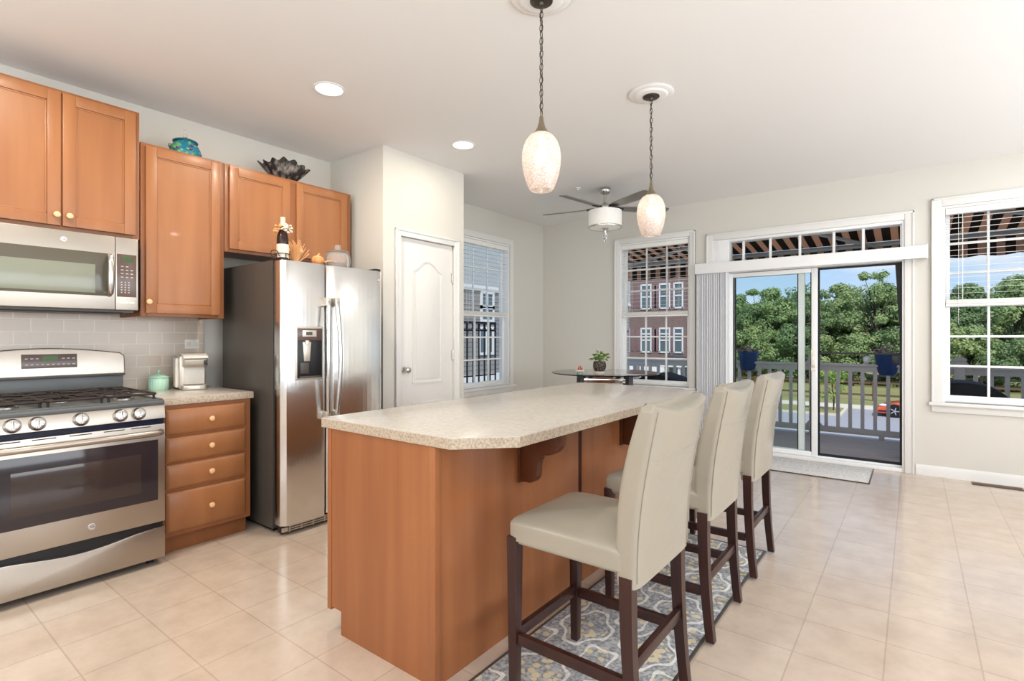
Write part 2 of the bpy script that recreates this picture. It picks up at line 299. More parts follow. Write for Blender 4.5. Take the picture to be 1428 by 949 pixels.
# ------------------------------------------------------------------ mesh builder
class B:
    def __init__(s): s.bm = bmesh.new()
    def _merge(s, t, bev=0, seg=2, M=None):
        if bev: bmesh.ops.bevel(t, geom=list(t.edges), offset=bev, segments=seg, profile=.6, affect='EDGES')
        if M is not None: t.transform(M)
        me = bpy.data.meshes.new('tmp'); t.to_mesh(me); t.free(); s.bm.from_mesh(me); bpy.data.meshes.remove(me); return s
    def box(s, x0, x1, y0, y1, z0, z1, bev=0, seg=2, M=None):
        t = bmesh.new(); bmesh.ops.create_cube(t, size=1)
        t.transform(Matrix.Translation(((x0+x1)/2, (y0+y1)/2, (z0+z1)/2)) @ Matrix.Diagonal((abs(x1-x0), abs(y1-y0), abs(z1-z0), 1)))
        return s._merge(t, bev, seg, M)
    def prism(s, poly, axis, a0, a1, bev=0, seg=2, M=None):
        """poly in the two other axes in cyclic order: x->(y,z), y->(x,z), z->(x,y)"""
        def P(u, v, a): return {'x': (a, u, v), 'y': (u, a, v), 'z': (u, v, a)}[axis]
        t = bmesh.new(); lo = [t.verts.new(P(u, v, a0)) for u, v in poly]; hi = [t.verts.new(P(u, v, a1)) for u, v in poly]
        n = len(poly); t.faces.new(lo); t.faces.new(hi[::-1])
        for i in range(n): t.faces.new((lo[i], hi[i], hi[(i+1) % n], lo[(i+1) % n]))
        bmesh.ops.recalc_face_normals(t, faces=list(t.faces)); return s._merge(t, bev, seg, M)
    def lathe(s, prof, c=(0, 0, 0), seg=32, M=None, fn=None, caps=True):
        t = bmesh.new(); rings = []
        for r, z in prof:
            rings.append([t.verts.new(fn(r, z, 2*PI*i/seg) if fn else (r*math.cos(2*PI*i/seg), r*math.sin(2*PI*i/seg), z)) for i in range(seg)])
        for a, b in zip(rings, rings[1:]):
            for i in range(seg): t.faces.new((a[i], a[(i+1) % seg], b[(i+1) % seg], b[i]))
        if caps:
            for ring in (rings[0], rings[-1]): t.faces.new(ring)
        bmesh.ops.remove_doubles(t, verts=list(t.verts), dist=1e-6); bmesh.ops.recalc_face_normals(t, faces=list(t.faces))
        if M is not None: t.transform(M)
        t.transform(Matrix.Translation(c)); return s._merge(t)
    def tube(s, pts, r, seg=8, closed=False):
        """round bar through points; r number or list"""
        pts = [Vector(p) for p in pts]; n = len(pts); t = bmesh.new(); rings = []; up = None
        for i, p in enumerate(pts):
            if closed: d = (pts[(i+1) % n]-pts[i-1])
            else: d = pts[min(i+1, n-1)]-pts[max(i-1, 0)]
            d.normalize()
            if up is None: up = Vector((0, 0, 1)) if abs(d.z) < .9 else Vector((1, 0, 0))
            a = d.cross(up); 
            if a.length < 1e-4: a = d.orthogonal()
            a.normalize(); b = a.cross(d); up = b
            rr = r[i] if isinstance(r, (list, tuple)) else r
            rings.append([t.verts.new(p+rr*(math.cos(2*PI*k/seg)*a+math.sin(2*PI*k/seg)*b)) for k in range(seg)])
        pr = list(zip(rings, rings[1:])) + ([(rings[-1], rings[0])] if closed else [])
        for A, C in pr:
            for k in range(seg): t.faces.new((A[k], A[(k+1) % seg], C[(k+1) % seg], C[k]))
        if not closed: t.faces.new(rings[0]); t.faces.new(rings[-1])
        bmesh.ops.recalc_face_normals(t, faces=list(t.faces)); return s._merge(t)
    def bar(s, p0, p1, w, d, bev=0, up=(0, 0, 1)):
        """rectangular bar from p0 to p1"""
        p0, p1 = Vector(p0), Vector(p1); z = (p1-p0); L = z.length; z.normalize(); u = Vector(up)
        if abs(z.dot(u)) > .95: u = Vector((1, 0, 0))
        x = u.cross(z).normalized(); y = z.cross(x)
        M = Matrix((x, y, z)).transposed().to_4x4(); M.translation = (p0+p1)/2
        return s.box(-w/2, w/2, -d/2, d/2, -L/2, L/2, bev, 2, M)
    def ball(s, c, r, sub=2, sc=(1, 1, 1)):
        t = bmesh.new(); bmesh.ops.create_icosphere(t, subdivisions=sub, radius=1)
        t.transform(Matrix.Translation(c) @ Matrix.Diagonal((r*sc[0], r*sc[1], r*sc[2], 1))); return s._merge(t)
    def cyl(s, c, r, h, axis='z', seg=24, bev=0):
        R = {'z': Matrix(), 'x': Matrix.Rotation(PI/2, 4, 'Y'), 'y': Matrix.Rotation(-PI/2, 4, 'X')}[axis]
        b = min(bev, h/3)
        prof = [(r-b, -h/2), (r, -h/2+b), (r, h/2-b), (r-b, h/2)] if bev else [(r, -h/2), (r, h/2)]
        return s.lathe(prof, c, seg, R)
    def grid(s, f, nu, nv, closed_u=False):
        t = bmesh.new(); V = [[t.verts.new(f(i/nu, j/nv)) for j in range(nv+1)] for i in range(nu+(0 if closed_u else 1))]
        m = len(V)
        for i in range(nu):
            for j in range(nv): t.faces.new((V[i][j], V[(i+1) % m][j], V[(i+1) % m][j+1], V[i][j+1]))
        return s._merge(t)
    def build(s, name, m, parent=None, smooth=38, loc=None):
        bm = s.bm; me = bpy.data.meshes.new(name)
        o = bpy.data.objects.new(name, me); COL.objects.link(o)
        off = None
        if parent is not None:
            o.parent = parent; off = world_loc(parent)
        elif loc is not None: o.location = loc; off = Vector(loc)
        if off is not None: bm.transform(Matrix.Translation(-off))
        a = math.radians(smooth)
        for f in bm.faces: f.smooth = True
        for ed in bm.edges:
            if len(ed.link_faces) == 2: ed.smooth = ed.calc_face_angle(0) < a
        bm.to_mesh(me); bm.free(); me.materials.append(m); return o
def world_loc(o):
    v = Vector((0, 0, 0))
    while o is not None: v = v+o.location; o = o.parent
    return v
def tag(o, label=None, cat=None, group=None, kind=None):
    if label: o['label'] = label
    if cat: o['category'] = cat
    if group: o['group'] = group
    if kind: o['kind'] = kind
    return o
def thing(name, loc, label, cat, group=None, kind=None):
    o = bpy.data.objects.new(name, None); COL.objects.link(o); o.location = loc; o.empty_display_size = .1
    return tag(o, label, cat, group, kind)
def copy_tree(o, parent=None):
    c = o.copy(); COL.objects.link(c)
    if parent is not None: c.parent = parent
    for ch in list(o.children): copy_tree(ch, c)
    return c
def struct(o, label, cat): return tag(o, label, cat, kind='structure')

# ------------------------------------------------------------------ room shell
XL, YB, H = -4.15, 6.15, 2.828
XR, YR = 3.1, -2.95
CX, CY0, CY1 = -3.42, 2.752, 3.715            # pantry closet bump-out
T = .15
o = B().box(XL-.2, XR+.2, YR-.2, YB+.16, -.12, 0).build('floor', M_FLOOR); struct(o, 'pale beige square vinyl tile floor', 'floor')
o = B().box(XL-.2, XR+.2, YR-.2, YB+.2, H, H+.2).build('ceiling', M_CEIL); struct(o, 'smooth white ceiling', 'ceiling')
def wall(name, axis, p0, p1, lo, hi, holes, m, label):
    """axis 'x': slab between x=p0..p1 running along y; holes (a0,a1,z0,z1)"""
    b = B(); cuts = sorted({lo, hi, *[h[0] for h in holes], *[h[1] for h in holes]})
    for a, c in zip(cuts, cuts[1:]):
        zs = [(h[2], h[3]) for h in holes if h[0] <= a+1e-6 and h[1] >= c-1e-6]; zs.sort(); z = 0
        for z0, z1 in zs+[(H, H)]:
            if z0 > z+1e-6: b.box(p0, p1, a, c, z, z0) if axis == 'x' else b.box(a, c, p0, p1, z, z0)
            z = z1
    bmesh.ops.remove_doubles(b.bm, verts=list(b.bm.verts), dist=1e-5)
    return struct(b.build(name, m), label, 'wall')
W1 = (4.47, 5.375, .66, 2.455); W2 = (-2.975, -2.075, .68, 2.45); W3 = (.205, 1.11, .68, 2.45); SD = (-1.81, -.066, 0, 2.365)
WR1 = (-1.0, 2.1, .6, 2.5); WR2 = (2.3, 5.5, .6, 2.5)
wall('wall_left', 'x', XL-T, XL, YR, YB+T, [W1], M_WALL, 'greige painted wall behind the range and refrigerator')
wall('wall_back', 'y', YB, YB+T, XL, XR+T, [W2, SD, W3], M_WALL, 'greige painted wall with the sliding door and two windows')
wall('wall_right', 'x', XR, XR+T, YR, YB, [WR1, WR2], M_WALL, 'greige painted wall of the living area')
wall('wall_rear', 'y', YR-T, YR, XL-T, XR+T, [(-2.5, 2.1, .6, 2.6)], M_WALL, 'greige painted wall behind the camera')
CD = (2.93, 3.575, 0, 2.118)
wall('wall_pantry_front', 'x', CX-.09, CX, CY0, CY1, [CD], M_WALL, 'greige wall of the pantry closet around its white door')
o = B().box(XL, CX-.09, CY0, CY0+.09, 0, H).box(XL, CX-.09, CY1-.09, CY1, 0, H).build('wall_pantry_side', M_WALL); struct(o, 'greige pantry closet side wall beside the refrigerator', 'wall')
# baseboards
def base_profile(): return [(0, 0), (.014, 0), (.014, .07), (.009, .085), (.006, .095), (0, .095)]
def baseboard(name, axis, plane, sgn, a0, a1, label):
    b = B()
    for s0, s1 in a0 if isinstance(a0, list) else [(a0, a1)]:
        poly = [(plane+sgn*u, v) for u, v in base_profile()]
        b.prism(poly, 'y' if axis == 'x' else 'x', s0, s1)
    return struct(b.build(name, M_TRIM), label, 'baseboard')
baseboard('baseboard_back', 'y', YB, -1, [(XL, -1.89), (.015, XR)], 0, 'white baseboard along the window wall')
baseboard('baseboard_left', 'x', XL, 1, CY1, YB, 'white baseboard below the side window')
baseboard('baseboard_pantry', 'x', CX, 1, [(CY0, 2.88), (3.66, CY1)], 0, 'white baseboard of the pantry closet')
baseboard('baseboard_right', 'x', XR, -1, YR, YB, 'white baseboard of the living area')
# backsplash
o = B().box(XL, XL+.009, -.6, 1.69, .914, 1.50).build('trim_backsplash', M_SPLASH); struct(o, 'beige subway tile backsplash behind the range', 'backsplash')

# casings -----------------------------------------------------------
def casing_back(name, x0, x1, z0, z1, wdt, floor, label):
    b = B(); y0, y1 = YB-.02, YB
    zb = 0 if floor else z0
    for (a, c, d, e_) in ((x0-wdt, x0, zb, z1+wdt), (x1, x1+wdt, zb, z1+wdt), (x0, x1, z1, z1+wdt)):
        b.box(a, c, y0, y1, d, e_, .004); 
    b.box(x0-wdt, x0-wdt+.018, y0-.008, y1, zb, z1+wdt, .004).box(x1+wdt-.018, x1+wdt, y0-.008, y1, zb, z1+wdt, .004).box(x0-wdt, x1+wdt, y0-.008, y1, z1+wdt-.018, z1+wdt, .004)
    if not floor:
        b.box(x0-wdt-.02, x1+wdt+.02, YB-.055, YB+.08, z0-.03, z0, .008); b.box(x0-wdt, x1+wdt, YB-.018, YB, z0-.09, z0-.03, .005)
    return struct(b.build(name, M_TRIM), label, 'trim')
casing_back('trim_1', W2[0], W2[1], W2[2], W2[3], .062, False, 'white casing and sill of the window by the glass table')
casing_back('trim_2', W3[0], W3[1], W3[2], W3[3], .075, False, 'white casing and sill of the window right of the sliding door')
casing_back('trim_3', SD[0], SD[1], SD[2], SD[3], .075, True, 'white casing around the sliding glass door and transom')
b = B()
for (a, c, d, e_) in ((W1[0]-.07, W1[0], W1[2], W1[3]+.07), (W1[1], W1[1]+.07, W1[2], W1[3]+.07), (W1[0], W1[1], W1[3], W1[3]+.07)): b.box(XL, XL+.02, a, c, d, e_, .004)
b.box(XL-.08, XL+.05, W1[0]-.09, W1[1]+.09, W1[2]-.03, W1[2], .008).box(XL, XL+.018, W1[0]-.07, W1[1]+.07, W1[2]-.09, W1[2]-.03, .005)
struct(b.build('trim_4', M_TRIM), 'white casing and sill of the side window by the pantry', 'trim')
b = B()
for (a, c, d, e_) in ((CD[0]-.058, CD[0], 0, CD[3]+.058), (CD[1], CD[1]+.058, 0, CD[3]+.058), (CD[0], CD[1], CD[3], CD[3]+.058)): b.box(CX, CX+.018, a, c, d, e_, .004)
for (a, c) in ((CD[0]-.058, CD[0]-.042), (CD[1]+.042, CD[1]+.058)): b.box(CX, CX+.026, a, c, 0, CD[3]+.058, .004)
b.box(CX, CX+.026, CD[0]-.058, CD[1]+.058, CD[3]+.042, CD[3]+.058, .004)
struct(b.build('trim_5', M_TRIM), 'white casing around the pantry door', 'trim')

# windows -----------------------------------------------------------
def hung_window(name, O, loc, a0, a1, z0, z1, zm, cols, label, flipdir):
    """double hung window; O maps (along, depth, z) to the world, depth 0 at the inner wall face"""
    root = thing(name, loc, label, 'window', kind='structure')
    def bx(b, a, c, d0, d1, z_0, z_1, bev=.003):
        p, q = O(a, d0, z_0), O(c, d1, z_1); return b.box(min(p[0], q[0]), max(p[0], q[0]), min(p[1], q[1]), max(p[1], q[1]), z_0, z_1, bev)
    fr = B(); f = .022
    bx(fr, a0, a0+f, .0, .15, z0, z1); bx(fr, a1-f, a1, .0, .15, z0, z1); bx(fr, a0+f, a1-f, .0, .15, z1-f, z1); bx(fr, a0+f, a1-f, .04, .15, z0, z0+f)
    fr.build('frame', M_VINYL, root)
    for nm, zlo, zhi, d in (('upper_sash', zm-.02, z1-f, .11), ('lower_sash', z0+f, zm+.02, .085)):
        s = B(); st = .038
        bx(s, a0+f, a0+f+st, d-.017, d+.017, zlo, zhi); bx(s, a1-f-st, a1-f, d-.017, d+.017, zlo, zhi)
        bx(s, a0+f+st, a1-f-st, d-.017, d+.017, zhi-st, zhi); bx(s, a0+f+st, a1-f-st, d-.017, d+.017, zlo, zlo+st)
        so = s.build(nm, M_VINYL, root)
        A0, A1, Z0, Z1 = a0+f+st, a1-f-st, zlo+st, zhi-st
        g = B(); bx(g, A0-.005, A1+.005, d-.002, d+.002, Z0-.005, Z1+.005, 0); g.build('glass', M_GLASS, so)
        mu = B(); mw = .0095
        for i in range(1, cols): c = A0+(A1-A0)*i/cols; bx(mu, c-mw, c+mw, d-.011, d+.011, Z0, Z1, .002)
        for i in (1, 2): c = Z0+(Z1-Z0)*i/3; bx(mu, A0, A1, d-.0105, d+.0105, c-mw, c+mw, .002)
        mu.build('muntins', M_VINYL, so)
    return root
OB = lambda a, d, z: (a, YB+d, z)
OL = lambda a, d, z: (XL-d, a, z)
hung_window('window_1', OL, (XL, (W1[0]+W1[1])/2, W1[2]), *W1, 1.56, 3, 'white double hung window with grilles in the left wall', 1)
hung_window('window_2', OB, ((W2[0]+W2[1])/2, YB, W2[2]), *W2, 1.56, 3, 'white double hung window with grilles looking at brick houses', 1)
hung_window('window_3', OB, ((W3[0]+W3[1])/2, YB, W3[2]), *W3, 1.56, 3, 'white double hung window with grilles right of the sliding door', 1)

def blind(O, a0, a1, ztop, zbot, label, loc):
    r = thing('window_blind', loc, label, 'blind', 'horizontal blinds lowered over the upper sashes')
    def bx(b, a, c, d0, d1, z_0, z_1, bev=.002):
        p, q = O(a, d0, z_0), O(c, d1, z_1); return b.box(min(p[0], q[0]), max(p[0], q[0]), min(p[1], q[1]), max(p[1], q[1]), z_0, z_1, bev)
    h = B(); bx(h, a0, a1, .004, .06, ztop-.052, ztop, .004); h.build('head_rail', M_BLIND, r)
    s = B(); z = ztop-.085
    while z > zbot+.07:
        p, q = O(a0+.004, .03, z), O(a1-.004, .03, z); ex = (abs(q[0]-p[0]) > .1)
        nrm = Vector(O(0, 1, 0))-Vector(O(0, 0, 0)); ctr = (Vector(p)+Vector(q))/2; ln = (Vector(q)-Vector(p)).length
        ux = (Vector(q)-Vector(p)).normalized(); up_ = (nrm*math.cos(math.radians(4.5))+Vector((0, 0, 1))*math.sin(math.radians(4.5))); wz = ux.cross(up_)
        Mz = Matrix((ux, up_, wz)).transposed().to_4x4(); Mz.translation = ctr
        s.box(-ln/2, ln/2, -.024, .024, -.0009, .0009, 0, 2, Mz); z -= .0485
    s.build('slats', M_BLIND, r)
    st = B()
    for i in range(9): bx(st, a0+.004, a1-.004, .006, .054, zbot+.022+i*.0042, zbot+.0252+i*.0042, 0)
    st.build('slat_stack', M_BLIND, r)
    bt = B(); bx(bt, a0+.002, a1-.002, .004, .056, zbot, zbot+.02, .004); bt.build('bottom_rail', M_BLIND, r)
    for f in (.14, .86):
        for d0 in (.0035, .0545): c = B(); a = a0+(a1-a0)*f; bx(c, a-.0012, a+.0012, d0, d0+.002, zbot, ztop-.05, 0); c.build('ladder_cord', M_BLIND, r)
    c = B()
    p = O(a0+.09, .0, 0); c.tube([(p[0], p[1], ztop-.06), (p[0], p[1], zbot-.16)], .0014, 6)
    c.build('lift_cord', M_BLIND, r)
    t = B(); t.lathe([(.0015, 0), (.006, -.008), (.0075, -.03), (.002, -.034)], (p[0], p[1], zbot-.16), 10); t.build('cord_tassel', M_BLACK, r)
blind(OL, W1[0]+.025, W1[1]-.025, W1[3]-.024, 1.52, 'white slatted blind half lowered in the side window by the pantry', (XL, (W1[0]+W1[1])/2, 2.43))
blind(OB, W2[0]+.025, W2[1]-.025, W2[3]-.024, 1.52, 'white slatted blind half lowered in the window behind the glass table', ((W2[0]+W2[1])/2, YB, 2.42))
blind(OB, W3[0]+.025, W3[1]-.025, W3[3]-.024, 1.545, 'white slatted blind half lowered in the window right of the sliding door', ((W3[0]+W3[1])/2, YB, 2.42))

# sliding door ------------------------------------------------------
D = thing('door_1', (-.94, YB, 0), 'white sliding glass door with transom opening to the deck', 'door', kind='structure')
b = B(); y0, y1 = YB-.005, YB+.14
b.box(-1.81, -1.64, y0, y1, 0, 2.365, .004).box(-.085, -.066, y0, y1, 0, 2.365, .004)
b.box(-1.64, -.085, y0, y1, 1.985, 2.105, .004).box(-1.64, -.085, y0, y1, 2.335, 2.365, .004).box(-1.64, -.085, y0, y1, 0, .035, .004)
b.box(-1.64, -.085, YB+.06, YB+.066, .035, .05)
b.build('frame', M_VINYL, D)
b = B(); st = .05
b.box(-1.81, -1.76, YB+.02, YB+.1, 2.105, 2.335, .003).box(-.1, -.085, YB+.02, YB+.1, 2.105, 2.335, .003)
for x in (-1.50, -1.228, -.945, -.64, -.392): b.box(x-.012, x+.012, YB+.045, YB+.075, 2.105, 2.335, .003)
ts = b.build('transom_grille', M_VINYL, D); B().box(-1.76, -.1, YB+.058, YB+.062, 2.105, 2.335).build('transom_glass', M_GLASS, D)
def slider(nm, x0, x1, y, sl, sr, m):
    b = B(); z0, z1 = .038, 1.98
    b.box(x0, x0+sl, y-.018, y+.018, z0, z1, .004).box(x1-sr, x1, y-.018, y+.018, z0, z1, .004)
    b.box(x0+sl, x1-sr, y-.018, y+.018, z1-.045, z1, .004).box(x0+sl, x1-sr, y-.018, y+.018, z0, z0+.05, .004)
    p = b.build(nm, M_VINYL, D)
    B().box(x0+sl-.004, x1-sr+.004, y-.003, y+.003, z0+.045, z1-.04).build('glass', M_GLASSD, p)
    g = B(); 
    for (a, c, d, e_) in ((x0+sl, x0+sl+.009, z0+.05, z1-.045), (x1-sr-.009, x1-sr, z0+.05, z1-.045)): g.box(a, c, y-.019, y+.005, d, e_)
    g.build('gasket', M_BLACK, p); return p
slider('fixed_panel', -1.64, -.905, YB+.10, .04, .06, M_VINYL)
sp = slider('sliding_panel', -1.665, -.782, YB+.05, .06, .055, M_VINYL)
b = B(); b.prism([(YB+.032, .945), (YB+.012, .96), (YB-.012, .985), (YB-.02, 1.03), (YB-.012, 1.075), (YB+.012, 1.10), (YB+.032, 1.115)], 'x', -.829, -.801, .005); b.box(-.84, -.79, YB+.022, YB+.034, .92, 1.14, .006)
b.build('handle', M_WHITEPL, sp)
SC = thing('screen_door', (-.43, YB+.13, .04), 'black framed insect screen filling the open half of the sliding door', 'screen')
b = B()
b.box(-.79, -.772, YB+.118, YB+.134, .04, 1.985).box(-.105, -.085, YB+.118, YB+.134, .04, 1.985).box(-.772, -.105, YB+.118, YB+.134, 1.965, 1.985).box(-.772, -.105, YB+.118, YB+.134, .04, .065)
b.box(-.772, -.105, YB+.12, YB+.132, 1.098, 1.114)
b.prism([(-.105, 1.965), (-.14, 1.965), (-.128, 1.75), (-.122, 1.6), (-.112, 1.42), (-.105, 1.40)], 'y', YB+.122, YB+.13)
b.build('screen_frame', M_SCREEN, SC)
B().box(-.165, -.108, YB+.108, YB+.12, 1.01, 1.09, .004).build('latch', M_BLACK, SC)
# valance and vertical blinds
V = thing('vertical_blind', (-.94, YB, 2.05), 'white vertical blind stacked left of the sliding door under a long valance', 'blind')
B().box(-1.985, .098, YB-.115, YB-.1, 1.985, 2.1, .003).box(-1.985, -1.975, YB-.1, YB-.03, 1.985, 2.1).box(.088, .104, YB-.118, YB-.03, 1.98, 2.105, .003).build('valance', M_VINYL, V)
B().box(-1.97, .085, YB-.08, YB-.045, 2.045, 2.085, .003).box(-1.97, .085, YB-.1, YB-.021, 2.085, 2.095).build('head_rail', M_VINYL, V)
for i in range(17):
    x = -1.955+i*.0195; a = math.radians(78+random.uniform(-4, 4)); c, s_ = math.cos(a)*.04, math.sin(a)*.04; yy = YB-.062
    def vf(u, v, x=x, c=c, s_=s_): 
        q = u*2-1; bow = .006*(1-q*q); return (x+c*q+bow, yy+s_*q, .03+v*2.02)
    vb = B().grid(vf, 6, 1); bmesh.ops.solidify(vb.bm, geom=list(vb.bm.faces), thickness=.0012); vb.build('vane', M_VANE, V)

# pantry door -------------------------------------------------------
P = thing('door_2', (CX-.02, (CD[0]+CD[1])/2, 0), 'white arch panel pantry door with a brass knob', 'door', kind='structure')
xd = CX-.012
b = B().box(xd-.035, xd, CD[0]+.003, CD[1]-.003, .012, CD[3]-.004, .002)
def arch(y0, y1, z0, z1, rise, n=14):
    pts = [(y0, z0), (y1, z0), (y1, z1)]
    for i in range(1, n): 
        t = i/n; pts.append((y1+(y0-y1)*t, z1+rise*(.5-.5*math.cos(2*PI*t))**.8))
    pts.append((y0, z1)); return pts
yc0, yc1 = 3.075, 3.44
def ring(b, outer, inner, x0, x1):
    t = bmesh.new(); n = len(outer)
    V4 = [[t.verts.new((x, p[0], p[1])) for p in poly] for x, poly in ((x0, outer), (x1, outer), (x1, inner), (x0, inner))]
    for k in range(4):
        A, C = V4[k], V4[(k+1) % 4]
        for i in range(n): t.faces.new((A[i], A[(i+1) % n], C[(i+1) % n], C[i]))
    bmesh.ops.recalc_face_normals(t, faces=list(t.faces)); return b._merge(t)
for (z0, z1, rs) in ((.865, 1.855, .09), (.2, .70, 0)):
    ring(b, arch(yc0, yc1, z0, z1, rs), arch(yc0+.016, yc1-.016, z0+.016, z1-.014, rs), xd-.001, xd+.008)
    b.prism(arch(yc0+.042, yc1-.042, z0+.042, z1-.035, rs*.95), 'x', xd-.002, xd+.007, .005)
b.build('slab', M_DOOR, P)
b = B().cyl((xd+.004, 2.985, .99), .027, .008, 'x', 20, .002).cyl((xd+.022, 2.985, .99), .01, .035, 'x', 12)
b.lathe([(.012, 0), (.024, .006), (.028, .018), (.024, .03), (.01, .036)], (0, 0, 0), 20, Matrix.Translation((xd+.032, 2.985, .99)) @ Matrix.Rotation(PI/2, 4, 'Y'))
b.build('door_knob', M_NICKEL, P)
for z in (.28, 1.10, 1.82):
    B().cyl((xd+.008, CD[1]-.002, z), .006, .09, 'z', 10).box(xd-.002, xd+.004, CD[1]-.02, CD[1]+.001, z-.045, z+.045).build('hinge', M_NICKEL, P)

# floor register
R_ = thing('floor_vent', (.56, 6.05, 0), 'bronze slotted vent register in the floor under the right window', 'vent')
b = B().box(.40, .725, 5.995, 6.095, 0, .006, .002)
b.build('plate', M_VENT, R_)
b = B()
for i in range(24): x = .418+i*.0125; b.box(x, x+.006, 6.01, 6.08, .0055, .0075)
b.build('slots', M_BLACK, R_)

# ------------------------------------------------------------------ kitchen cabinets
def shaker(parent, x, y0, y1, z0, z1, knob=None, m=M_WOOD, name='door'):
    fw = .058; b = B(); t = .019
    b.box(x-t, x, y0, y0+fw, z0, z1, .0025).box(x-t, x, y1-fw, y1, z0, z1, .0025).box(x-t, x, y0+fw, y1-fw, z1-fw, z1, .0025).box(x-t, x, y0+fw, y1-fw, z0, z0+fw, .0025)
    bd = .009; iy0, iy1, iz0, iz1 = y0+fw, y1-fw, z0+fw, z1-fw
    b.box(x-t+.002, x-.009, iy0, iy1, iz0, iz1)
    for (a, c, d, e_) in ((iy0, iy0+bd, iz0, iz1), (iy1-bd, iy1, iz0, iz1), (iy0, iy1, iz0, iz0+bd), (iy0, iy1, iz1-bd, iz1)): b.box(x-.012, x-.005, a, c, d, e_, .003)
    d = b.build(name, m, parent)
    if knob: make_knob(d, x, *knob)
    return d
def make_knob(parent, x, y, z):
    R = Matrix.Translation((x, y, z)) @ Matrix.Rotation(PI/2, 4, 'Y')
    B().lathe([(.009, -.001), (.007, .006), (.007, .011), (.014, .015), (.0165, .021), (.014, .027), (.006, .030)], (0, 0, 0), 18, R).build('knob', M_KNOBW, parent)
def wall_cab(label, y0, y1, z0, z1, doors):
    c = thing('wall_cabinet', (-3.95, (y0+y1)/2, z0), label, 'cabinet', 'stained maple wall cabinets')
    XF = -3.787
    b = B(); b.box(XL+.012, XF, y0, y0+.018, z0, z1).box(XL+.012, XF, y1-.018, y1, z0, z1).box(XL+.012, XF, y0+.018, y1-.018, z1-.018, z1).box(XL+.012, XF, y0+.018, y1-.018, z0+.012, z0+.03).box(XL+.012, XL+.022, y0+.018, y1-.018, z0+.03, z1-.018)
    b.build('carcass', M_WOODD, c)
    b = B(); f = .038
    b.box(XF, XF+.019, y0, y0+f, z0, z1, .0015).box(XF, XF+.019, y1-f, y1, z0, z1, .0015).box(XF, XF+.019, y0+f, y1-f, z1-f, z1, .0015).box(XF, XF+.019, y0+f, y1-f, z0, z0+f, .0015)
    if len(doors) == 2: m_ = (doors[0][1]+doors[1][0])/2; b.box(XF, XF+.019, m_-f/2-.01, m_+f/2+.01, z0+f, z1-f)
    b.build('face_frame', M_WOODD, c)
    for d in doors: shaker(c, XF+.039, d[0], d[1], z0+.022, z1-.018, (d[2], d[3]))
    return c
wall_cab('two door maple cabinet above the microwave, taller than its neighbours', .40, 1.172, 1.862, 2.64, [(.424, .795, .775, 1.94), (.803, 1.148, .83, 1.94)])
wall_cab('tall single door maple cabinet between microwave and refrigerator', 1.178, 1.668, 1.395, 2.466, [(1.202, 1.636, 1.213, 1.485)])
wall_cab('wide two door maple cabinet above the refrigerator', 1.672, 2.69, 1.858, 2.466, [(1.70, 2.14, 2.115, 1.93), (2.194, 2.645, 2.219, 1.93)])

# base cabinet with drawers
C_ = thing('base_cabinet', (-3.78, 1.43, 0), 'four drawer maple base cabinet between range and refrigerator', 'cabinet')
XF = -3.455
B().box(XL+.012, XF, 1.17, 1.188, .105, .871).box(XL+.012, XF, 1.668, 1.686, .105, .871).box(XL+.012, XF, 1.188, 1.668, .105, .123).box(XL+.012, XL+.022, 1.188, 1.668, .123, .871).build('carcass', M_WOODD, C_)
B().box(XF, XF+.019, 1.17, 1.198, .105, .871).box(XF, XF+.019, 1.655, 1.686, .105, .871).box(XF, XF+.019, 1.198, 1.655, .845, .871).box(XF, XF+.019, 1.198, 1.655, .105, .135).box(XF, XF+.019, 1.198, 1.655, .675, .70).box(XF, XF+.019, 1.198, 1.655, .522, .542).box(XF, XF+.019, 1.198, 1.655, .36, .385).build('face_frame', M_WOODD, C_)
B().box(-3.50, -3.485, 1.17, 1.68, 0, .105).box(XL+.03, -3.50, 1.665, 1.68, 0, .105).build('toe_kick', M_WOODD, C_)
for (z0, z1) in ((.70, .845), (.54, .68), (.383, .523), (.13, .362)):
    y0, y1, x = 1.196, 1.652, XF+.039
    b = B(); t = bmesh.new()
    V1 = [t.verts.new(p) for p in ((x-.019, y0, z0), (x-.019, y1, z0), (x-.019, y1, z1), (x-.019, y0, z1))]
    V2 = [t.verts.new(p) for p in ((x-.012, y0, z0), (x-.012, y1, z0), (x-.012, y1, z1), (x-.012, y0, z1))]
    V3 = [t.verts.new(p) for p in ((x, y0+.018, z0+.018), (x, y1-.018, z0+.018), (x, y1-.018, z1-.018), (x, y0+.018, z1-.018))]
    t.faces.new(V1); t.faces.new(V3)
    for A, E_ in ((V1, V2), (V2, V3)):
        for i in range(4): t.faces.new((A[i], A[(i+1) % 4], E_[(i+1) % 4], E_[i]))
    bmesh.ops.recalc_face_normals(t, faces=list(t.faces)); b._merge(t)
    d = b.build('drawer', M_WOOD, C_); make_knob(d, x, 1.436, (z0+z1)/2)
# counter slab over it
K = thing('countertop', (-3.78, 1.43, .872), 'short beige laminate countertop beside the range', 'countertop')
B().box(XL+.01, -3.425, 1.168, 1.70, .872, .914, .004).build('slab', M_LAM, K)
B().box(-3.4255, -3.419, 1.168, 1.70, .872, .9125, .002).build('front_edge', M_LAME, K)

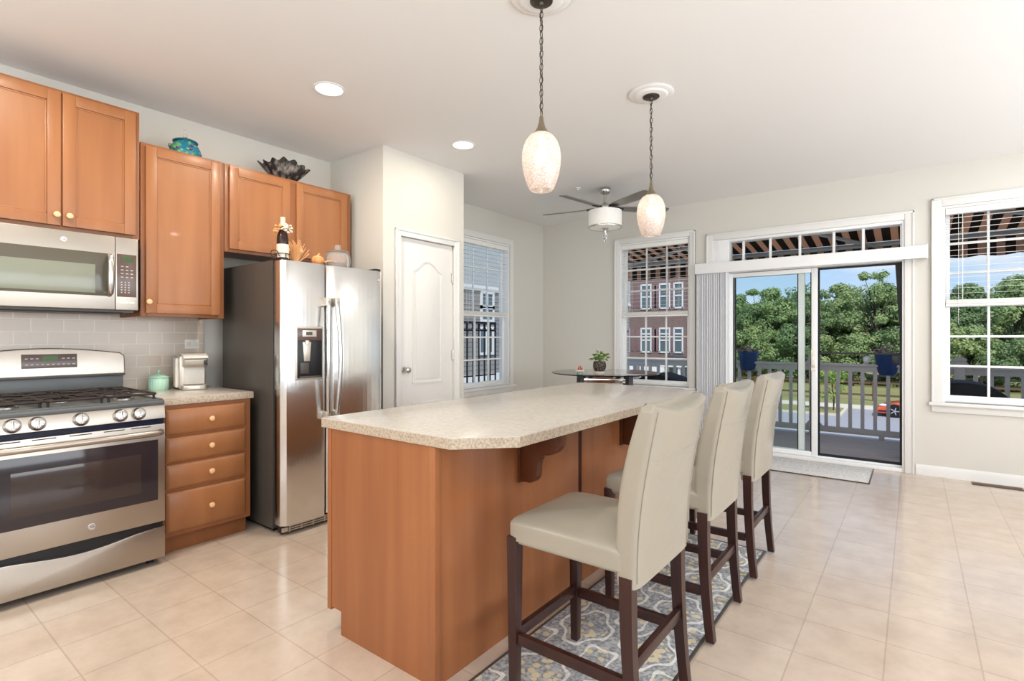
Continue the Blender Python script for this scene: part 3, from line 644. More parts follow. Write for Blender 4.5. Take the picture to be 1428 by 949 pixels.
# ------------------------------------------------------------------ range
def text_mesh(name, txt, size, m, parent, M, ext=.0006):
    cu = bpy.data.curves.new(name, 'FONT'); cu.body = txt; cu.size = size; cu.extrude = ext; cu.align_x = 'CENTER'; cu.align_y = 'CENTER'
    to = bpy.data.objects.new(name+'_c', cu); COL.objects.link(to)
    dg = bpy.context.evaluated_depsgraph_get(); me = bpy.data.meshes.new_from_object(to.evaluated_get(dg)); bpy.data.objects.remove(to)
    me.transform(M); me.transform(Matrix.Translation(-world_loc(parent))); me.materials.clear(); me.materials.append(m)
    o = bpy.data.objects.new(name, me); COL.objects.link(o); o.parent = parent; return o
FX = lambda x, y, z: Matrix.Translation((x, y, z)) @ Matrix.Rotation(PI/2, 4, 'Z') @ Matrix.Rotation(PI/2, 4, 'X')   # faces +X, reads along +Y
def badge(parent, x, y, z, r):
    bd = B().cyl((x, y, z), r, .004, 'x', 28, .001)
    ringp = [(x+.0022, y+r*.82*math.cos(a*PI/14), z+r*.82*math.sin(a*PI/14)) for a in range(28)]
    bd.tube(ringp, r*.07, 6, True); o = bd.build('badge', M_SSD, parent)
    text_mesh('monogram', 'GE', r*1.0, M_GREYSIDE, o, FX(x+.0024, y, z))
RG = thing('gas_range', (-3.75, .784, 0), 'stainless gas range with five knobs below the microwave', 'range')
Y0, Y1 = .405, 1.163
b = B().box(-4.12, -3.37, Y0, Y1, .035, .80, .003).build('body', M_GREYSIDE, RG)
B().box(-4.12, -3.345, Y0, Y1, .888, .915, .006).box(-4.12, -3.38, Y0+.002, Y1-.002, .80, .888).build('cooktop', M_COOK, RG)
# raised rim and wells
b = B()
for (a, c, d, e_) in ((-4.05, -3.36, Y0+.004, Y0+.02), (-4.05, -3.36, Y1-.02, Y1-.004), (-3.38, -3.356, Y0+.02, Y1-.02)): b.box(a, c, d, e_, .912, .922, .003)
b.build('cooktop_rim', M_COOK, RG)
b = B().prism([(-3.38, .815), (-3.335, .815), (-3.352, .888), (-3.38, .888)], 'y', Y0, Y1, .002).build('control_panel', M_SS, RG)
for y in (.532, .621, .787, .953, 1.036):
    tl = Matrix.Translation((-3.342, y, .851)) @ Matrix.Rotation(PI/2-.2, 4, 'Y')
    k = B().lathe([(.033, -.004), (.034, .004), (.029, .014), (.026, .026), (.02, .029)], (0, 0, 0), 24, tl).box(-.022, .022, -.005, .005, .026, .036, .002, 2, tl).build('knob', M_SSD, RG)
    B().box(-.019, .019, -.0016, .0016, .0358, .0366, 0, 2, tl).build('pointer', M_GREYSIDE, k)
B().box(-3.38, -3.352, Y0+.003, Y1-.003, .786, .815).build('gap_strip', M_BLUEBLK, RG)
dr = B().box(-3.375, -3.335, Y0+.002, Y1-.002, .24, .784, .004).build('oven_door', M_SS, RG)
B().box(-3.3352, -3.3325, .437, 1.126, .365, .70, .001).build('outer_glass', M_OVGLASS, dr)
B().box(-3.333, -3.3318, .525, 1.045, .42, .63, .0005).build('oven_window', M_OVGLASS2, dr)
b = B().tube([(-3.333, .43, .742), (-3.305, .437, .742), (-3.292, .46, .742), (-3.288, .6, .742), (-3.287, .784, .742), (-3.288, .96, .742), (-3.292, 1.105, .742), (-3.305, 1.13, .742), (-3.333, 1.137, .742)], .0165, 14)
b.build('handle', M_SS, dr)
for y in (.47, .60, .74, .88, 1.0): B().box(-3.336, -3.3345, y, y+.09, .772, .777).build('vent_slot', M_BLACK, dr)
badge(dr, -3.334, .83, .300, .017)
poly = [(Y0+.002, .04), (Y1-.002, .04), (Y1-.002, .212)]
for i in range(17):
    t = i/16; y = Y1-.1+(Y0+.1-(Y1-.1))*t; poly.append((y,   .207-.030*(math.sin(PI*t)**1.3)))
poly.append((Y0+.002, .212))
B().prism(poly, 'x', -3.375, -3.335, .003).build('drawer', M_SS, RG)
B().box(-3.376, -3.366, Y0+.004, Y1-.004, .15, .24).build('drawer_recess', M_BLACK, RG)
for (x, y) in ((-3.42, Y0+.05), (-3.42, Y1-.05), (-4.05, Y0+.05), (-4.05, Y1-.05)): B().cyl((x, y, .0175), .018, .035, 'z', 12).build('foot', M_BLACK, RG)
# backguard
b = B(); b.prism([(Y0, .91), (Y1, .91), (Y1, 1.03), (Y0, 1.03)], 'x', -4.12, -4.02, .004); b.build('backguard_base', M_COOK, RG)
n = 20; poly = [(Y0, 1.035), (Y1+.004, 1.035), (Y1+.004, 1.15), (Y1-.02, 1.172)]
for i in range(1, n): t = i/n; poly.append((Y1-.02+(Y0-Y1+.04)*t, 1.172+.032*math.sin(PI*t)))
poly += [(Y0+.02, 1.172), (Y0, 1.15)]
tilt = Matrix.Translation((-4.0, 0, 1.035)) @ Matrix.Rotation(math.radians(-6), 4, 'Y') @ Matrix.Translation((4.0, 0, -1.035))
bgp = B().prism(poly, 'x', -4.11, -3.995, .008, 3, tilt).build('backguard', M_SS, RG)
B().prism([(Y0, 1.026), (Y1+.003, 1.026), (Y1+.003, 1.04), (Y0, 1.04)], 'x', -4.11, -3.996, .002).build('backguard_trim', M_GREYSIDE, RG)
pn = B().box(-3.9955, -3.992, .675, .925, 1.087, 1.168, .0015, 2, tilt).build('display_panel', M_PANEL, RG)
B().box(-3.992, -3.9912, .765, .835, 1.128, 1.158, 0, 2, tilt).build('clock_display', M_LED, pn)
b = B()
for i in range(10):
    for j in range(2):
        if j == 1 and 3 <= i <= 6: continue
        y = .69+i*.0235; b.box(-3.992, -3.9914, y, y+.013, 1.105+j*.034, 1.111+j*.034, 0, 2, tilt)
b.build('keypad_marking', M_KEY, pn)
# grates and burners
for gi, (ya, yb) in enumerate(((.425, .655), (.665, .903), (.913, 1.143))):
    b = B(); xa, xb = -4.0, -3.40; zt = .948
    loop = []
    for (cx, cy, a0) in ((xb-.03, yb-.03, 0), (xa+.03, yb-.03, 90), (xa+.03, ya+.03, 180), (xb-.03, ya+.03, 270)):
        for k in range(5): a = math.radians(a0+k*22.5); loop.append((cx+.03*math.cos(a), cy+.03*math.sin(a), zt))
    b.tube(loop, .0065, 8, True); yc = (ya+yb)/2
    for x in (-3.55, -3.85):
        b.tube([(x, ya, zt), (x, ya+.06, zt+.006), (x, yc-.03, zt+.004)], .006, 8); b.tube([(x, yb, zt), (x, yb-.06, zt+.006), (x, yc+.03, zt+.004)], .006, 8)
        b.tube([(x+.15, yc, zt), (x+.03, yc, zt+.004)], .006, 8); b.tube([(x-.15, yc, zt), (x-.03, yc, zt+.004)], .006, 8)
    b.tube([(-3.7, ya, zt), (-3.7, yb, zt)], .006, 8)
    for (x, y) in ((xb-.02, ya+.01), (xb-.02, yb-.01), (xa+.02, ya+.01), (xa+.02, yb-.01)): b.tube([(x, y, zt), (x, y, .914)], .0065, 8)
    b.build('grate', M_IRON, RG)
    for x in ((-3.55, -3.85) if gi != 1 else (-3.70,)):
        bu = B().lathe([(.05, .914), (.05, .922), (.04, .928), (.03, .93)], (x, yc, 0), 24).build('burner', M_SSD, RG)
        B().lathe([(.034, .93), (.036, .937), (.03, .941), (.0, .942)], (x, yc, 0), 24, caps=False).build('burner_cap', M_IRON, bu)

# ------------------------------------------------------------------ microwave
MW = thing('microwave', (-3.93, .775, 1.41), 'stainless over the range microwave below the tallest wall cabinet', 'microwave')
xm = -3.715
B().box(XL+.012, xm-.045, .402, 1.15, 1.43, 1.858, .003).box(XL+.03, -3.76, .41, 1.14, 1.415, 1.43).build('body', M_GREYSIDE, MW)
B().box(-4.05, -3.80, .45, 1.10, 1.408, 1.417, .003).build('vent_grille', M_BLACK, MW)
d = B().box(xm-.045, xm, .402, 1.035, 1.428, 1.855, .004).build('door', M_SS, MW)
B().box(xm-.001, xm+.002, .43, 1.018, 1.505, 1.752, .001).build('door_glass', M_MWGLASS, d)
B().box(xm+.0015, xm+.003, .46, .94, 1.52, 1.682, .0005).build('mesh_window', M_MWGLASS2, d)
b = B().tube([(xm-.004, 1.005, 1.512), (xm+.028, 1.005, 1.522), (xm+.040, 1.004, 1.56), (xm+.045, 1.003, 1.625), (xm+.040, 1.004, 1.69), (xm+.028, 1.005, 1.732), (xm-.004, 1.005, 1.742)], [.012, .014, .016, .017, .016, .014, .012], 12)
b.build('handle', M_SSD, d)
badge(d, xm+.001, .80, 1.806, .016)
p = B().box(xm-.045, xm, 1.037, 1.15, 1.428, 1.855, .004).build('control_panel', M_SS, MW)
kp = B().box(xm-.001, xm+.002, 1.043, 1.14, 1.505, 1.757, .001).build('keypad', M_PANEL, p)
B().box(xm+.0015, xm+.0028, 1.062, 1.122, 1.715, 1.742).build('clock_display', M_LED, kp)
b = B()
for j in range(4):
    for i in range(3 if j else 2): y = 1.062+i*.024; b.box(xm+.0015, xm+.0026, y, y+.013, 1.682-j*.021, 1.687-j*.021)
for j in range(5):
    for i in range(3): y = 1.062+i*.018; b.box(xm+.0015, xm+.0026, y, y+.007, 1.588-j*.015, 1.594-j*.015)
b.build('keypad_marking', M_KEY, kp)
B().box(xm, xm+.0008, 1.055, 1.10, 1.468, 1.476).box(xm, xm+.0008, 1.105, 1.13, 1.468, 1.476).build('printed_strip', M_WHITEPL, p)

# ------------------------------------------------------------------ refrigerator
FR = thing('refrigerator', (-3.6, 2.155, 0), 'side by side stainless refrigerator with dark grey sides and a water dispenser', 'refrigerator')
FY0, FY1, FB, FD = 1.755, 2.555, -3.285, -3.165
B().box(-3.985, FB, FY0, FY1, .03, 1.765, .006).build('body', M_GREYSIDE, FR)
B().box(-3.95, -3.33, FY0+.03, FY1-.03, 0, .03).build('rollers', M_BLACK, FR)
def fdoor(nm, y0, y1):
    b = B(); n = 12; poly = []
    # plan outline with a soft bulge on the front
    poly = [(FB+.012, y0+.004), (FB+.012, y1-.004)]
    for i in range(n+1): t = i/n; y = y1-(y1-y0)*t; ee = min(1, min(t, 1-t)/.09); poly.append((FD-.03+.03*math.sin(ee*PI/2)+.008*math.sin(PI*t), y))
    t = bmesh.new()
    return b.prism(poly, 'z', .065, 1.758, .003).build(nm, M_SSF, FR)
fz = fdoor('freezer_door', FY0, 2.078); ff = fdoor('fresh_food_door', 2.084, FY1)
def fhandle(door, y, sgn):
    pts = [(-3.163, y, 1.52), (-3.125, y, 1.515), (-3.112, y, 1.49)]
    for i in range(9): t = i/8; pts.append((-3.112+.016*math.sin(PI*t), y+sgn*.014*math.sin(PI*t), 1.47-.71*t))
    pts += [(-3.125, y, .73), (-3.163, y, .725)]
    b = B().tube(pts, .0145, 12); b.build('handle', M_SSD, door)
    for z in (1.505, .74): B().box(-3.165, -3.108, y-.018, y+.018, z-.028, z+.028, .006).build('handle_bracket', M_SILVER, door)
fhandle(fz, 2.052, -1); fhandle(ff, 2.118, 1)
xx = -3.158
dp = B().box(xx-.03, xx+.004, 1.835, 2.04, .985, 1.338, .012, 3).build('dispenser', M_SILVER, fz)
B().box(xx, xx+.0065, 1.85, 2.028, 1.245, 1.325, .002).build('dispenser_panel', M_PANEL, dp)
B().box(xx+.006, xx+.0078, 1.885, 1.985, 1.27, 1.312, .001).build('button_plate', M_SILVER, dp)
B().box(xx+.0075, xx+.0084, 1.91, 1.955, 1.28, 1.302).build('screen', M_GREYSIDE, dp)
b = B(); b.box(xx+.002, xx+.0055, 1.85, 2.028, 1.0, 1.245, .001); b.build('alcove', M_BLACK, dp)
B().box(xx+.005, xx+.012, 1.862, 2.018, 1.0, 1.012, .002).box(xx+.005, xx+.009, 1.87, 1.93, 1.03, 1.10, .002).build('drip_tray', M_GREYSIDE, dp)
B().prism([(1.885, 1.235), (1.945, 1.235), (1.935, 1.11), (1.895, 1.11)], 'x', xx+.005, xx+.011, .002).build('paddle', M_SILVER, dp)
B().cyl((xx+.012, 1.915, 1.235), .014, .02, 'z', 12).build('spout', M_SILVER, dp)
B().cyl((FD+.006, 2.507, 1.69), .012, .003, 'x', 20, .001).build('badge', M_SSD, ff)
for y in (FY0+.03, FY1-.035): B().box(-3.30, -3.19, y-.025, y+.025, 1.758, 1.778, .005).build('hinge_cap', M_BLACK, FR)
b = B().box(-3.25, -3.20, FY0+.015, FY1-.015, .012, .062, .004); b.build('base_grille', M_BLACK, FR)
b = B()
for i in range(3): b.box(-3.2, -3.194, FY0+.06, FY1-.06, .018+i*.014, .025+i*.014)
for i in range(9): y = FY0+.06+i*.085; b.box(-3.2, -3.192, y, y+.008, .014, .058)
b.box(-3.205, -3.19, FY0+.015, FY0+.055, .02, .05, .004)
b.build('grille_bars', M_SILVER, FR)

# ------------------------------------------------------------------ island
I = thing('island_cabinet', (-1.69, 2.4, 0), 'stained maple kitchen island base with scrolled brackets', 'island')
ztop = .871; IY0, IY1 = 1.335, 3.42; IXR = -1.368; IXL = -2.03
B().box(IXL, IXL+.028, IY0-.004, IY0+.03, .088, ztop, .002).build('edge_stile', M_ISL, I)
B().prism([(IXL+.028, .1), (-1.935, .1), (-1.935, 0), (IXR-.03, 0), (IXR-.03, ztop), (IXL+.028, ztop)], 'y', IY0, IY0+.02).build('end_panel', M_ISL, I)
B().box(IXR-.03, IXR+.004, IY0-.006, IY0+.028, 0, ztop, .003).build('corner_post', M_ISL, I)
B().box(IXR-.018, IXR, IY0+.028, 2.352, 0, ztop, .001).build('back_panel', M_ISL, I)
B().box(IXR-.018, IXR, 2.392, IY1, 0, ztop, .001).build('back_panel', M_ISL, I)
B().box(IXR-.03, IXR-.008, 2.352, 2.392, 0, ztop).build('panel_seam', M_DARKGAP, I)
B().box(IXL+.03, IXR-.018, IY1-.02, IY1, 0, ztop).box(IXL, IXL+.02, IY0+.03, IY1, .1, ztop).box(-1.95, -1.935, IY0+.02, IY1, 0, .1).build('carcass', M_ISL, I)
for k, (a, c) in enumerate(((IY0+.04, 2.02), (2.03, 2.71), (2.72, IY1-.01))):
    b = B().box(IXL-.02, IXL, a, c, .13, ztop-.02, .003); d = b.build('door', M_WOOD, I)
    B().ball((IXL-.034, c-.05, ztop-.1), .016, 2).build('knob', M_KNOBW, d)
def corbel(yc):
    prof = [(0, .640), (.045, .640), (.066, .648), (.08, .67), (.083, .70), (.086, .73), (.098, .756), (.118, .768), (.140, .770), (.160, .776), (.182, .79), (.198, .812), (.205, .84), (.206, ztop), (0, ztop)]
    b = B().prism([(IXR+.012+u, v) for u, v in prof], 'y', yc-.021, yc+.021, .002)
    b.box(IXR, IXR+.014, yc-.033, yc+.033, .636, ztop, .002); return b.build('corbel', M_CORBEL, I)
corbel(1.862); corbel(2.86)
IT = thing('island_countertop', (-1.6, 2.45, .871), 'long beige laminate island countertop with clipped corners', 'countertop')
outl = [(-2.075, 1.345), (-2.062, 1.325), (-1.288, 1.325), (-1.115, 1.505), (-1.115, 3.45), (-1.28, 3.60), (-2.05, 3.60), (-2.075, 3.57)]
B().prism(outl, 'z', .872, .914, .004, 2).build('slab', M_LAM, IT)
def offs(poly, d):
    n = len(poly); out = []
    for i in range(n):
        p0, p1, p2 = Vector(poly[i-1]), Vector(poly[i]), Vector(poly[(i+1) % n]); 
        n1 = Vector(((p1-p0).y, -(p1-p0).x)).normalized(); n2 = Vector(((p2-p1).y, -(p2-p1).x)).normalized(); m_ = (n1+n2); m_ = m_/(m_.dot(n1)); out.append(tuple(p1+m_*d))
    return out
b = B(); t = bmesh.new(); oo = offs(outl, .0015); ii = offs(outl, -.004)
R4 = [[t.verts.new((p[0], p[1], z)) for p in poly] for poly, z in ((oo, .874), (oo, .9105), (ii, .9105), (ii, .874))]
for k in range(4):
    A, E_ = R4[k], R4[(k+1) % 4]
    for i in range(8): t.faces.new((A[i], A[(i+1) % 8], E_[(i+1) % 8], E_[i]))
bmesh.ops.recalc_face_normals(t, faces=list(t.faces)); b._merge(t); b.build('edge_band', M_LAME, IT)

# ------------------------------------------------------------------ bar stools
def make_stool(label):
    r = thing('bar_stool', (-.9, 0, 0), label, 'stool', 'cream leather counter stools at the island')
    hw = .232
    # seat cushion: rounded, slightly crowned
    x0, x1 = -1.145, -.655; zb, zs = .545, .612
    def seat(u, v):
        # u around, v from bottom edge over the top to the centre
        a = 2*PI*u; c, s = math.cos(a), math.sin(a); n = 12.0
        k = 1/((abs(c)**n+abs(s)**n)**(1/n)); X, Y = c*k, s*k
        if v < .3: f, z = 1, zb+(zs-.02-zb)*v/.3
        else:
            q = (v-.3)/.7; f = math.cos(q*PI/2)**.35 if q < .25 else 1-(q-.25)/.75*1.0
            f = 1-.035*(q/.2)**2 if q < .2 else .965*(1-(q-.2)/.8); z = zs-.02+.02*min(1, q/.2)**.6+(.03*(1-(f/.965)**2) if q >= .2 else 0)
        return ((x0+x1)/2+X*f*(x1-x0)/2, Y*f*hw, z)
    b = B().grid(seat, 56, 22, True); b.box(x0+.015, x1-.01, -hw+.015, hw-.015, zb-.012, zb+.01)
    bmesh.ops.remove_doubles(b.bm, verts=list(b.bm.verts), dist=.0004)
    b.build('seat', M_LEATHER, r, 50)
    # backrest: padded slab with a forward curve and a dipped top edge
    def back(u, v):
        # u around plan section, v up
        q = v; z0 = .500+.018*0; top = 1.048
        a = 2*PI*u; c, s = math.cos(a), math.sin(a); n = 7.0; k = 1/((abs(c)**n+abs(s)**n)**(1/n)); X, Y = c*k, s*k
        wdt = hw*(.985+.015*math.sin(PI*q))
        dip = .026*(1-min(1, abs(Y))**2.2)
        z = z0+(top-dip*q**3-z0)*q
        xc = -.688-.016*math.sin(PI*q)+.070*q**1.35
        th = .038+.006*math.sin(PI*q)
        th *= 1-.18*q**6
        hollow = .022*q*(1-Y*Y)
        return (xc+X*th+hollow, Y*wdt, z)
    b = B().grid(back, 48, 30, True)
    # close the top and bottom
    t = b.bm; bd = [e_ for e_ in t.edges if e_.is_boundary]; fs = bmesh.ops.holes_fill(t, edges=bd, sides=0)['faces']
    # soften the top rim
    for f in fs:
        if f.calc_center_median().z > .9:
            ins = bmesh.ops.inset_region(t, faces=[f], thickness=.016, depth=.010)
    bk = b.build('backrest', M_LEATHER, r, 60)
    # stitched seams on the rear and side
    sm = B()
    for sg in (-1, 1):
        pts = []
        for i in range(16): q = .03+.95*i/15; p = back((math.atan2(sg*.93, .86)/(2*PI)) % 1, q); pts.append((p[0]+.0006, p[1]+sg*.0006, p[2]))
        sm.tube(pts, .0022, 6)
    pts = [back((math.atan2(-.93+1.86*i/14, .86+.14*(1-abs(-.93+1.86*i/14)))/(2*PI)) % 1, .72) for i in range(15)]
    sm.tube([(p[0]+.0004, p[1], p[2]) for p in pts], .0018, 6)
    sm.build('piping', M_LEATHER, bk)
    lw = .042
    for sy in (-1, 1):
        y = sy*(hw-.022)
        # front leg, tapered
        b = B(); t = bmesh.new(); bmesh.ops.create_cube(t, size=1)
        for v in t.verts: k = lw*(1 if v.co.z > 0 else .74); v.co = Vector((-1.118+v.co.x*k, y+v.co.y*k, .278+v.co.z*.556))
        b._merge(t, .003); b.build('leg', M_LEG, r)
        b = B(); N = 8; prev = None; t = bmesh.new(); rings = []
        for i in range(N+1):
            q = i/N; z = .53*(1-q); x = -.688+.030*q**2.2; k = lw/2*(1-.22*q)
            rings.append([t.verts.new((x+dx*k, y+dy*k, z)) for dx, dy in ((-1, -1), (1, -1), (1, 1), (-1, 1))])
        for A, E_ in zip(rings, rings[1:]):
            for i in range(4): t.faces.new((A[i], A[(i+1) % 4], E_[(i+1) % 4], E_[i]))
        t.faces.new(rings[0]); t.faces.new(rings[-1]); bmesh.ops.recalc_face_normals(t, faces=list(t.faces)); b._merge(t); b.build('leg', M_LEG, r, 25)
        B().box(-1.10, -.70, y-.011, y+.011, .18, .218, .003).build('stretcher', M_LEG, r)
    B().box(-1.128, -1.106, -hw+.04, hw-.04, .19, .228, .003).build('stretcher', M_LEG, r)
    B().box(-.690, -.668, -hw+.04, hw-.04, .235, .273, .003).build('stretcher', M_LEG, r)
    return r
st = make_stool('cream leather bar stool standing nearest the camera at the island')
st2 = copy_tree(st); st3 = copy_tree(st)
for s_ in (st, st2, st3): s_.location.z = .012
st.location.y = 1.69; st2.location.y = 2.43; st3.location.y = 3.165
st2['label'] = 'middle cream leather bar stool of the three at the island'; st3['label'] = 'cream leather bar stool farthest along the island towards the sliding door'
st2.location.x = -.905; st3.location.x = -.905

# ------------------------------------------------------------------ rugs
o = thing('runner_rug', (-.99, 2.2, 0), 'long grey and cream patterned runner rug beneath the bar stools', 'rug')
B().box(-1.285, -.70, 1.02, 3.36, .0005, .008, .002).build('pile', M_RUG, o)
b = B().box(-.703, -.690, 1.02, 3.36, .0005, .0095, .002).box(-1.295, -1.283, 1.02, 3.36, .0005, .0095, .002).box(-1.295, -.69, 3.355, 3.368, .0005, .0095, .002).box(-1.295, -.69, 1.008, 1.022, .0005, .0095, .002).build('binding', M_GREYSIDE, o)
o = thing('door_mat', (-.8, 5.8, 0), 'pale grey patterned mat on the floor in front of the sliding door', 'mat')
B().box(-1.45, -.308, 5.475, 6.10, .0005, .008, .002).build('pile', M_MAT, o)
B().box(-1.46, -.303, 5.468, 5.478, .0005, .0095, .002).box(-.31, -.300, 5.468, 6.105, .0005, .0095, .002).build('binding', M_GREYSIDE, o)

# ------------------------------------------------------------------ pendants
def link_chain(b, x, y, z0, z1, pitch=.030, w=.0085, r=.0019):
    n = int(round((z1-z0)/pitch)); pitch = (z1-z0)/n
    for i in range(n):
        zc = z0+(i+.5)*pitch; hl = pitch*.62; pts = []
        for k in range(14):
            a = 2*PI*k/14; u = w*math.cos(a)*(1 if abs(math.sin(a)) < .9 else .9); v = hl*math.sin(a)
            pts.append((x+u, y, zc+v) if i % 2 else (x, y+u, zc+v))
        b.tube(pts, r, 6, True)
def make_pendant(x, y, label, zsh):
    r = thing('pendant_light', (x, y, H), label, 'pendant lamp', 'crackled glass pendant lamps above the island')
    B().lathe([(.0, H), (.135, H), (.142, H-.006), (.13, H-.012), (.105, H-.013), (.098, H-.02), (.088, H-.022), (.0, H-.022)], (x, y, 0), 48, caps=False).build('ceiling_medallion', M_CEIL, r)
    B().lathe([(.0, H-.012), (.05, H-.012), (.053, H-.016), (.052, H-.027), (.046, H-.031), (.012, H-.033), (.008, H-.044), (.0, H-.046)], (x, y, 0), 32, caps=False).build('canopy', M_CHAIN, r)
    zt = zsh+.262
    b = B(); link_chain(b, x, y, zt+.082, H-.042); b.tube([(x+.004*math.sin(i*1.3), y+.004*math.cos(i*1.3), zt+.07+(H-.05-zt-.07)*i/30) for i in range(31)], .0022, 6)
    b.build('chain', M_CHAIN, r)
    B().lathe([(.0, zt+.084), (.007, zt+.082), (.010, zt+.07), (.0125, zt+.05), (.018, zt+.03), (.028, zt+.012), (.038, zt+.0), (.038, zt-.006), (.0, zt-.007)], (x, y, 0), 28, caps=False).build('cap', M_BRASS, r)
    prof = [(.036, 0), (.056, -.013), (.074, -.038), (.085, -.07), (.0895, -.105), (.088, -.145), (.081, -.185), (.070, -.222), (.058, -.25), (.052, -.26)]
    b = B().lathe([(q, zt+z) for q, z in prof]+[(q-.003, zt+z) for q, z in prof[::-1]], (x, y, 0), 40, caps=False)
    b.build('shade', M_SHADE, r)
    bl = B().ball((x, y, zt-.105), .031, 3, (1, 1, 1.15)).lathe([(.012, zt-.01), (.013, zt-.06), (.02, zt-.085)], (x, y, 0), 16).build('bulb', M_BULB, r)
    return r
make_pendant(-1.355, 1.995, 'crackled glass pendant lamp hanging nearer the camera', 1.936)
make_pendant(-1.335, 3.215, 'crackled glass pendant lamp hanging over the far end of the island', 1.913)

# recessed cans
def can(x, y, label, power=None, col=(1, .89, .74)):
    r = thing('recessed_light', (x, y, H), label, 'ceiling light', 'recessed ceiling lights')
    B().lathe([(.082, H), (.098, H), (.1, H-.003), (.096, H-.006), (.084, H-.006), (.08, H-.002), (.082, H)], (x, y, 0), 40, caps=False).build('trim_ring', M_CEIL, r)
    B().cyl((x, y, H-.002), .082, .002, 'z', 40).build('lens', M_LAMPLENS, r)
    L = light('can_light', 'AREA', (0, 0, -.012), (0, 0, 0), power or CAN_POWER, col, shape='DISK', size=.15, spread=math.radians(180)); L.parent = r
can(-2.923, 1.93, 'recessed ceiling light nearer the camera, above the refrigerator aisle')
can(-2.907, 3.152, 'recessed ceiling light in front of the pantry closet', 6)
can(-2.92, .55, 'recessed ceiling light in front of the range, beyond the picture edge')
can(-2.92, -.9, 'recessed ceiling light at the near end of the kitchen')
can(-.2, -.9, 'recessed ceiling light behind the camera')
can(1.3, 3.2, 'unseen recessed light added to brighten the open floor right of the island', 17, (1, .96, .9))  # added out of view as fill for the right floor and nook
can(1.3, 4.95, 'unseen recessed light added near the right window to brighten the nook', 17, (1, .96, .9))  # second added can, unseen, lifts the nook walls and ceiling
# sprinkler
o = thing('sprinkler_head', (-2.79, 4.79, H), 'small white sprinkler head on the ceiling near the fan', 'sprinkler')
B().lathe([(.03, H), (.028, H-.006), (.008, H-.009), (.006, H-.02), (.013, H-.023), (.0, H-.025)], (-2.79, 4.79, 0), 18, caps=False).build('cap', M_WHITEPL, o)

# ------------------------------------------------------------------ ceiling fan
fx, fy = -2.565, 4.962
FN = thing('ceiling_fan', (fx, fy, H), 'five blade grey ceiling fan with a white drum light', 'ceiling fan')
B().lathe([(.0, H), (.055, H), (.062, H-.02), (.058, H-.045), (.04, H-.065), (.016, H-.075), (.0, H-.075)], (fx, fy, 0), 32, caps=False).build('canopy', M_NICKEL, FN)
B().cyl((fx, fy, 2.715), .014, .11, 'z', 16).build('downrod', M_NICKEL, FN)
B().lathe([(.0, 2.68), (.022, 2.678), (.03, 2.66), (.06, 2.65), (.088, 2.635), (.095, 2.615), (.09, 2.60), (.05, 2.592), (.0, 2.592)], (fx, fy, 0), 36, caps=False).build('motor', M_NICKEL, FN)
Rt = Vector((math.cos(math.radians(37.38)), math.sin(math.radians(37.38)), 0)); Fw = Vector((-Rt.y, Rt.x, 0))
for k in range(5):
    th = math.radians(153+72*k); dv = Rt*math.cos(th)+Fw*math.sin(th); ang = math.atan2(dv.y, dv.x)
    Mx = Matrix.Translation((fx, fy, 2.618)) @ Matrix.Rotation(ang, 4, 'Z') @ Matrix.Rotation(math.radians(-11), 4, 'X')
    b = B().prism([(.15, -.045), (.30, -.058), (.55, -.066), (.66, -.066), (.69, -.05), (.69, .05), (.66, .066), (.55, .066), (.30, .058), (.15, .045)], 'z', -.004, .004, .002, 2, Mx)
    bl = b.build('blade', M_BLADE, FN)
    B().prism([(.07, -.018), (.17, -.03), (.20, -.02), (.20, .02), (.17, .03), (.07, .018)], 'z', .004, .011, .002, 2, Mx).prism([(.07, -.018), (.17, -.03), (.20, -.02), (.20, .02), (.17, .03), (.07, .018)], 'z', -.011, -.004, .002, 2, Mx).build('blade_bracket', M_BLACK, bl)
B().lathe([(.0, 2.59), (.165, 2.59), (.172, 2.585), (.172, 2.42), (.168, 2.412), (.155, 2.41), (.0, 2.406)], (fx, fy, 0), 48, caps=False).build('drum_shade', M_DRUM, FN)
B().lathe([(.174, 2.425), (.176, 2.415), (.172, 2.407), (.165, 2.41), (.166, 2.425)], (fx, fy, 0), 48, caps=False).build('shade_band', M_NICKEL, FN)
f_ = B().lathe([(.0, 2.408), (.035, 2.406), (.03, 2.395), (.012, 2.38), (.008, 2.36), (.0, 2.358)], (fx, fy, 0), 20, caps=False).build('finial_cap', M_NICKEL, FN)
B().lathe([(.0, 2.358), (.014, 2.35), (.028, 2.33), (.03, 2.318), (.018, 2.295), (.0, 2.262)], (fx, fy, 0), 8, caps=False).build('crystal_drop', M_CRYSTAL, FN, 5)

# ------------------------------------------------------------------ things on counter and cabinets
o = thing('canister', (-4.035, 1.366, .914), 'small mint green lidded canister on the counter beside the range', 'canister')
def flute(r, z, a): return (r*(1+.018*math.cos(22*a))*math.cos(a), r*(1+.018*math.cos(22*a))*math.sin(a), z)
B().lathe([(.0, .0), (.054, 0), (.058, .006), (.058, .072), (.055, .078), (.0, .078)], (-4.035, 1.366, .914), 88, fn=flute, caps=False).build('jar', M_MINT, o)
l = B().lathe([(.0, .078), (.057, .079), (.060, .084), (.057, .088), (.045, .098), (.022, .105), (.0, .107)], (-4.035, 1.366, .914), 40, caps=False).build('lid', M_MINT, o)
B().lathe([(.005, .105), (.005, .114), (.011, .119), (.012, .125), (.007, .131), (.0, .132)], (-4.035, 1.366, .914), 18).build('lid_knob', M_MINT, l)

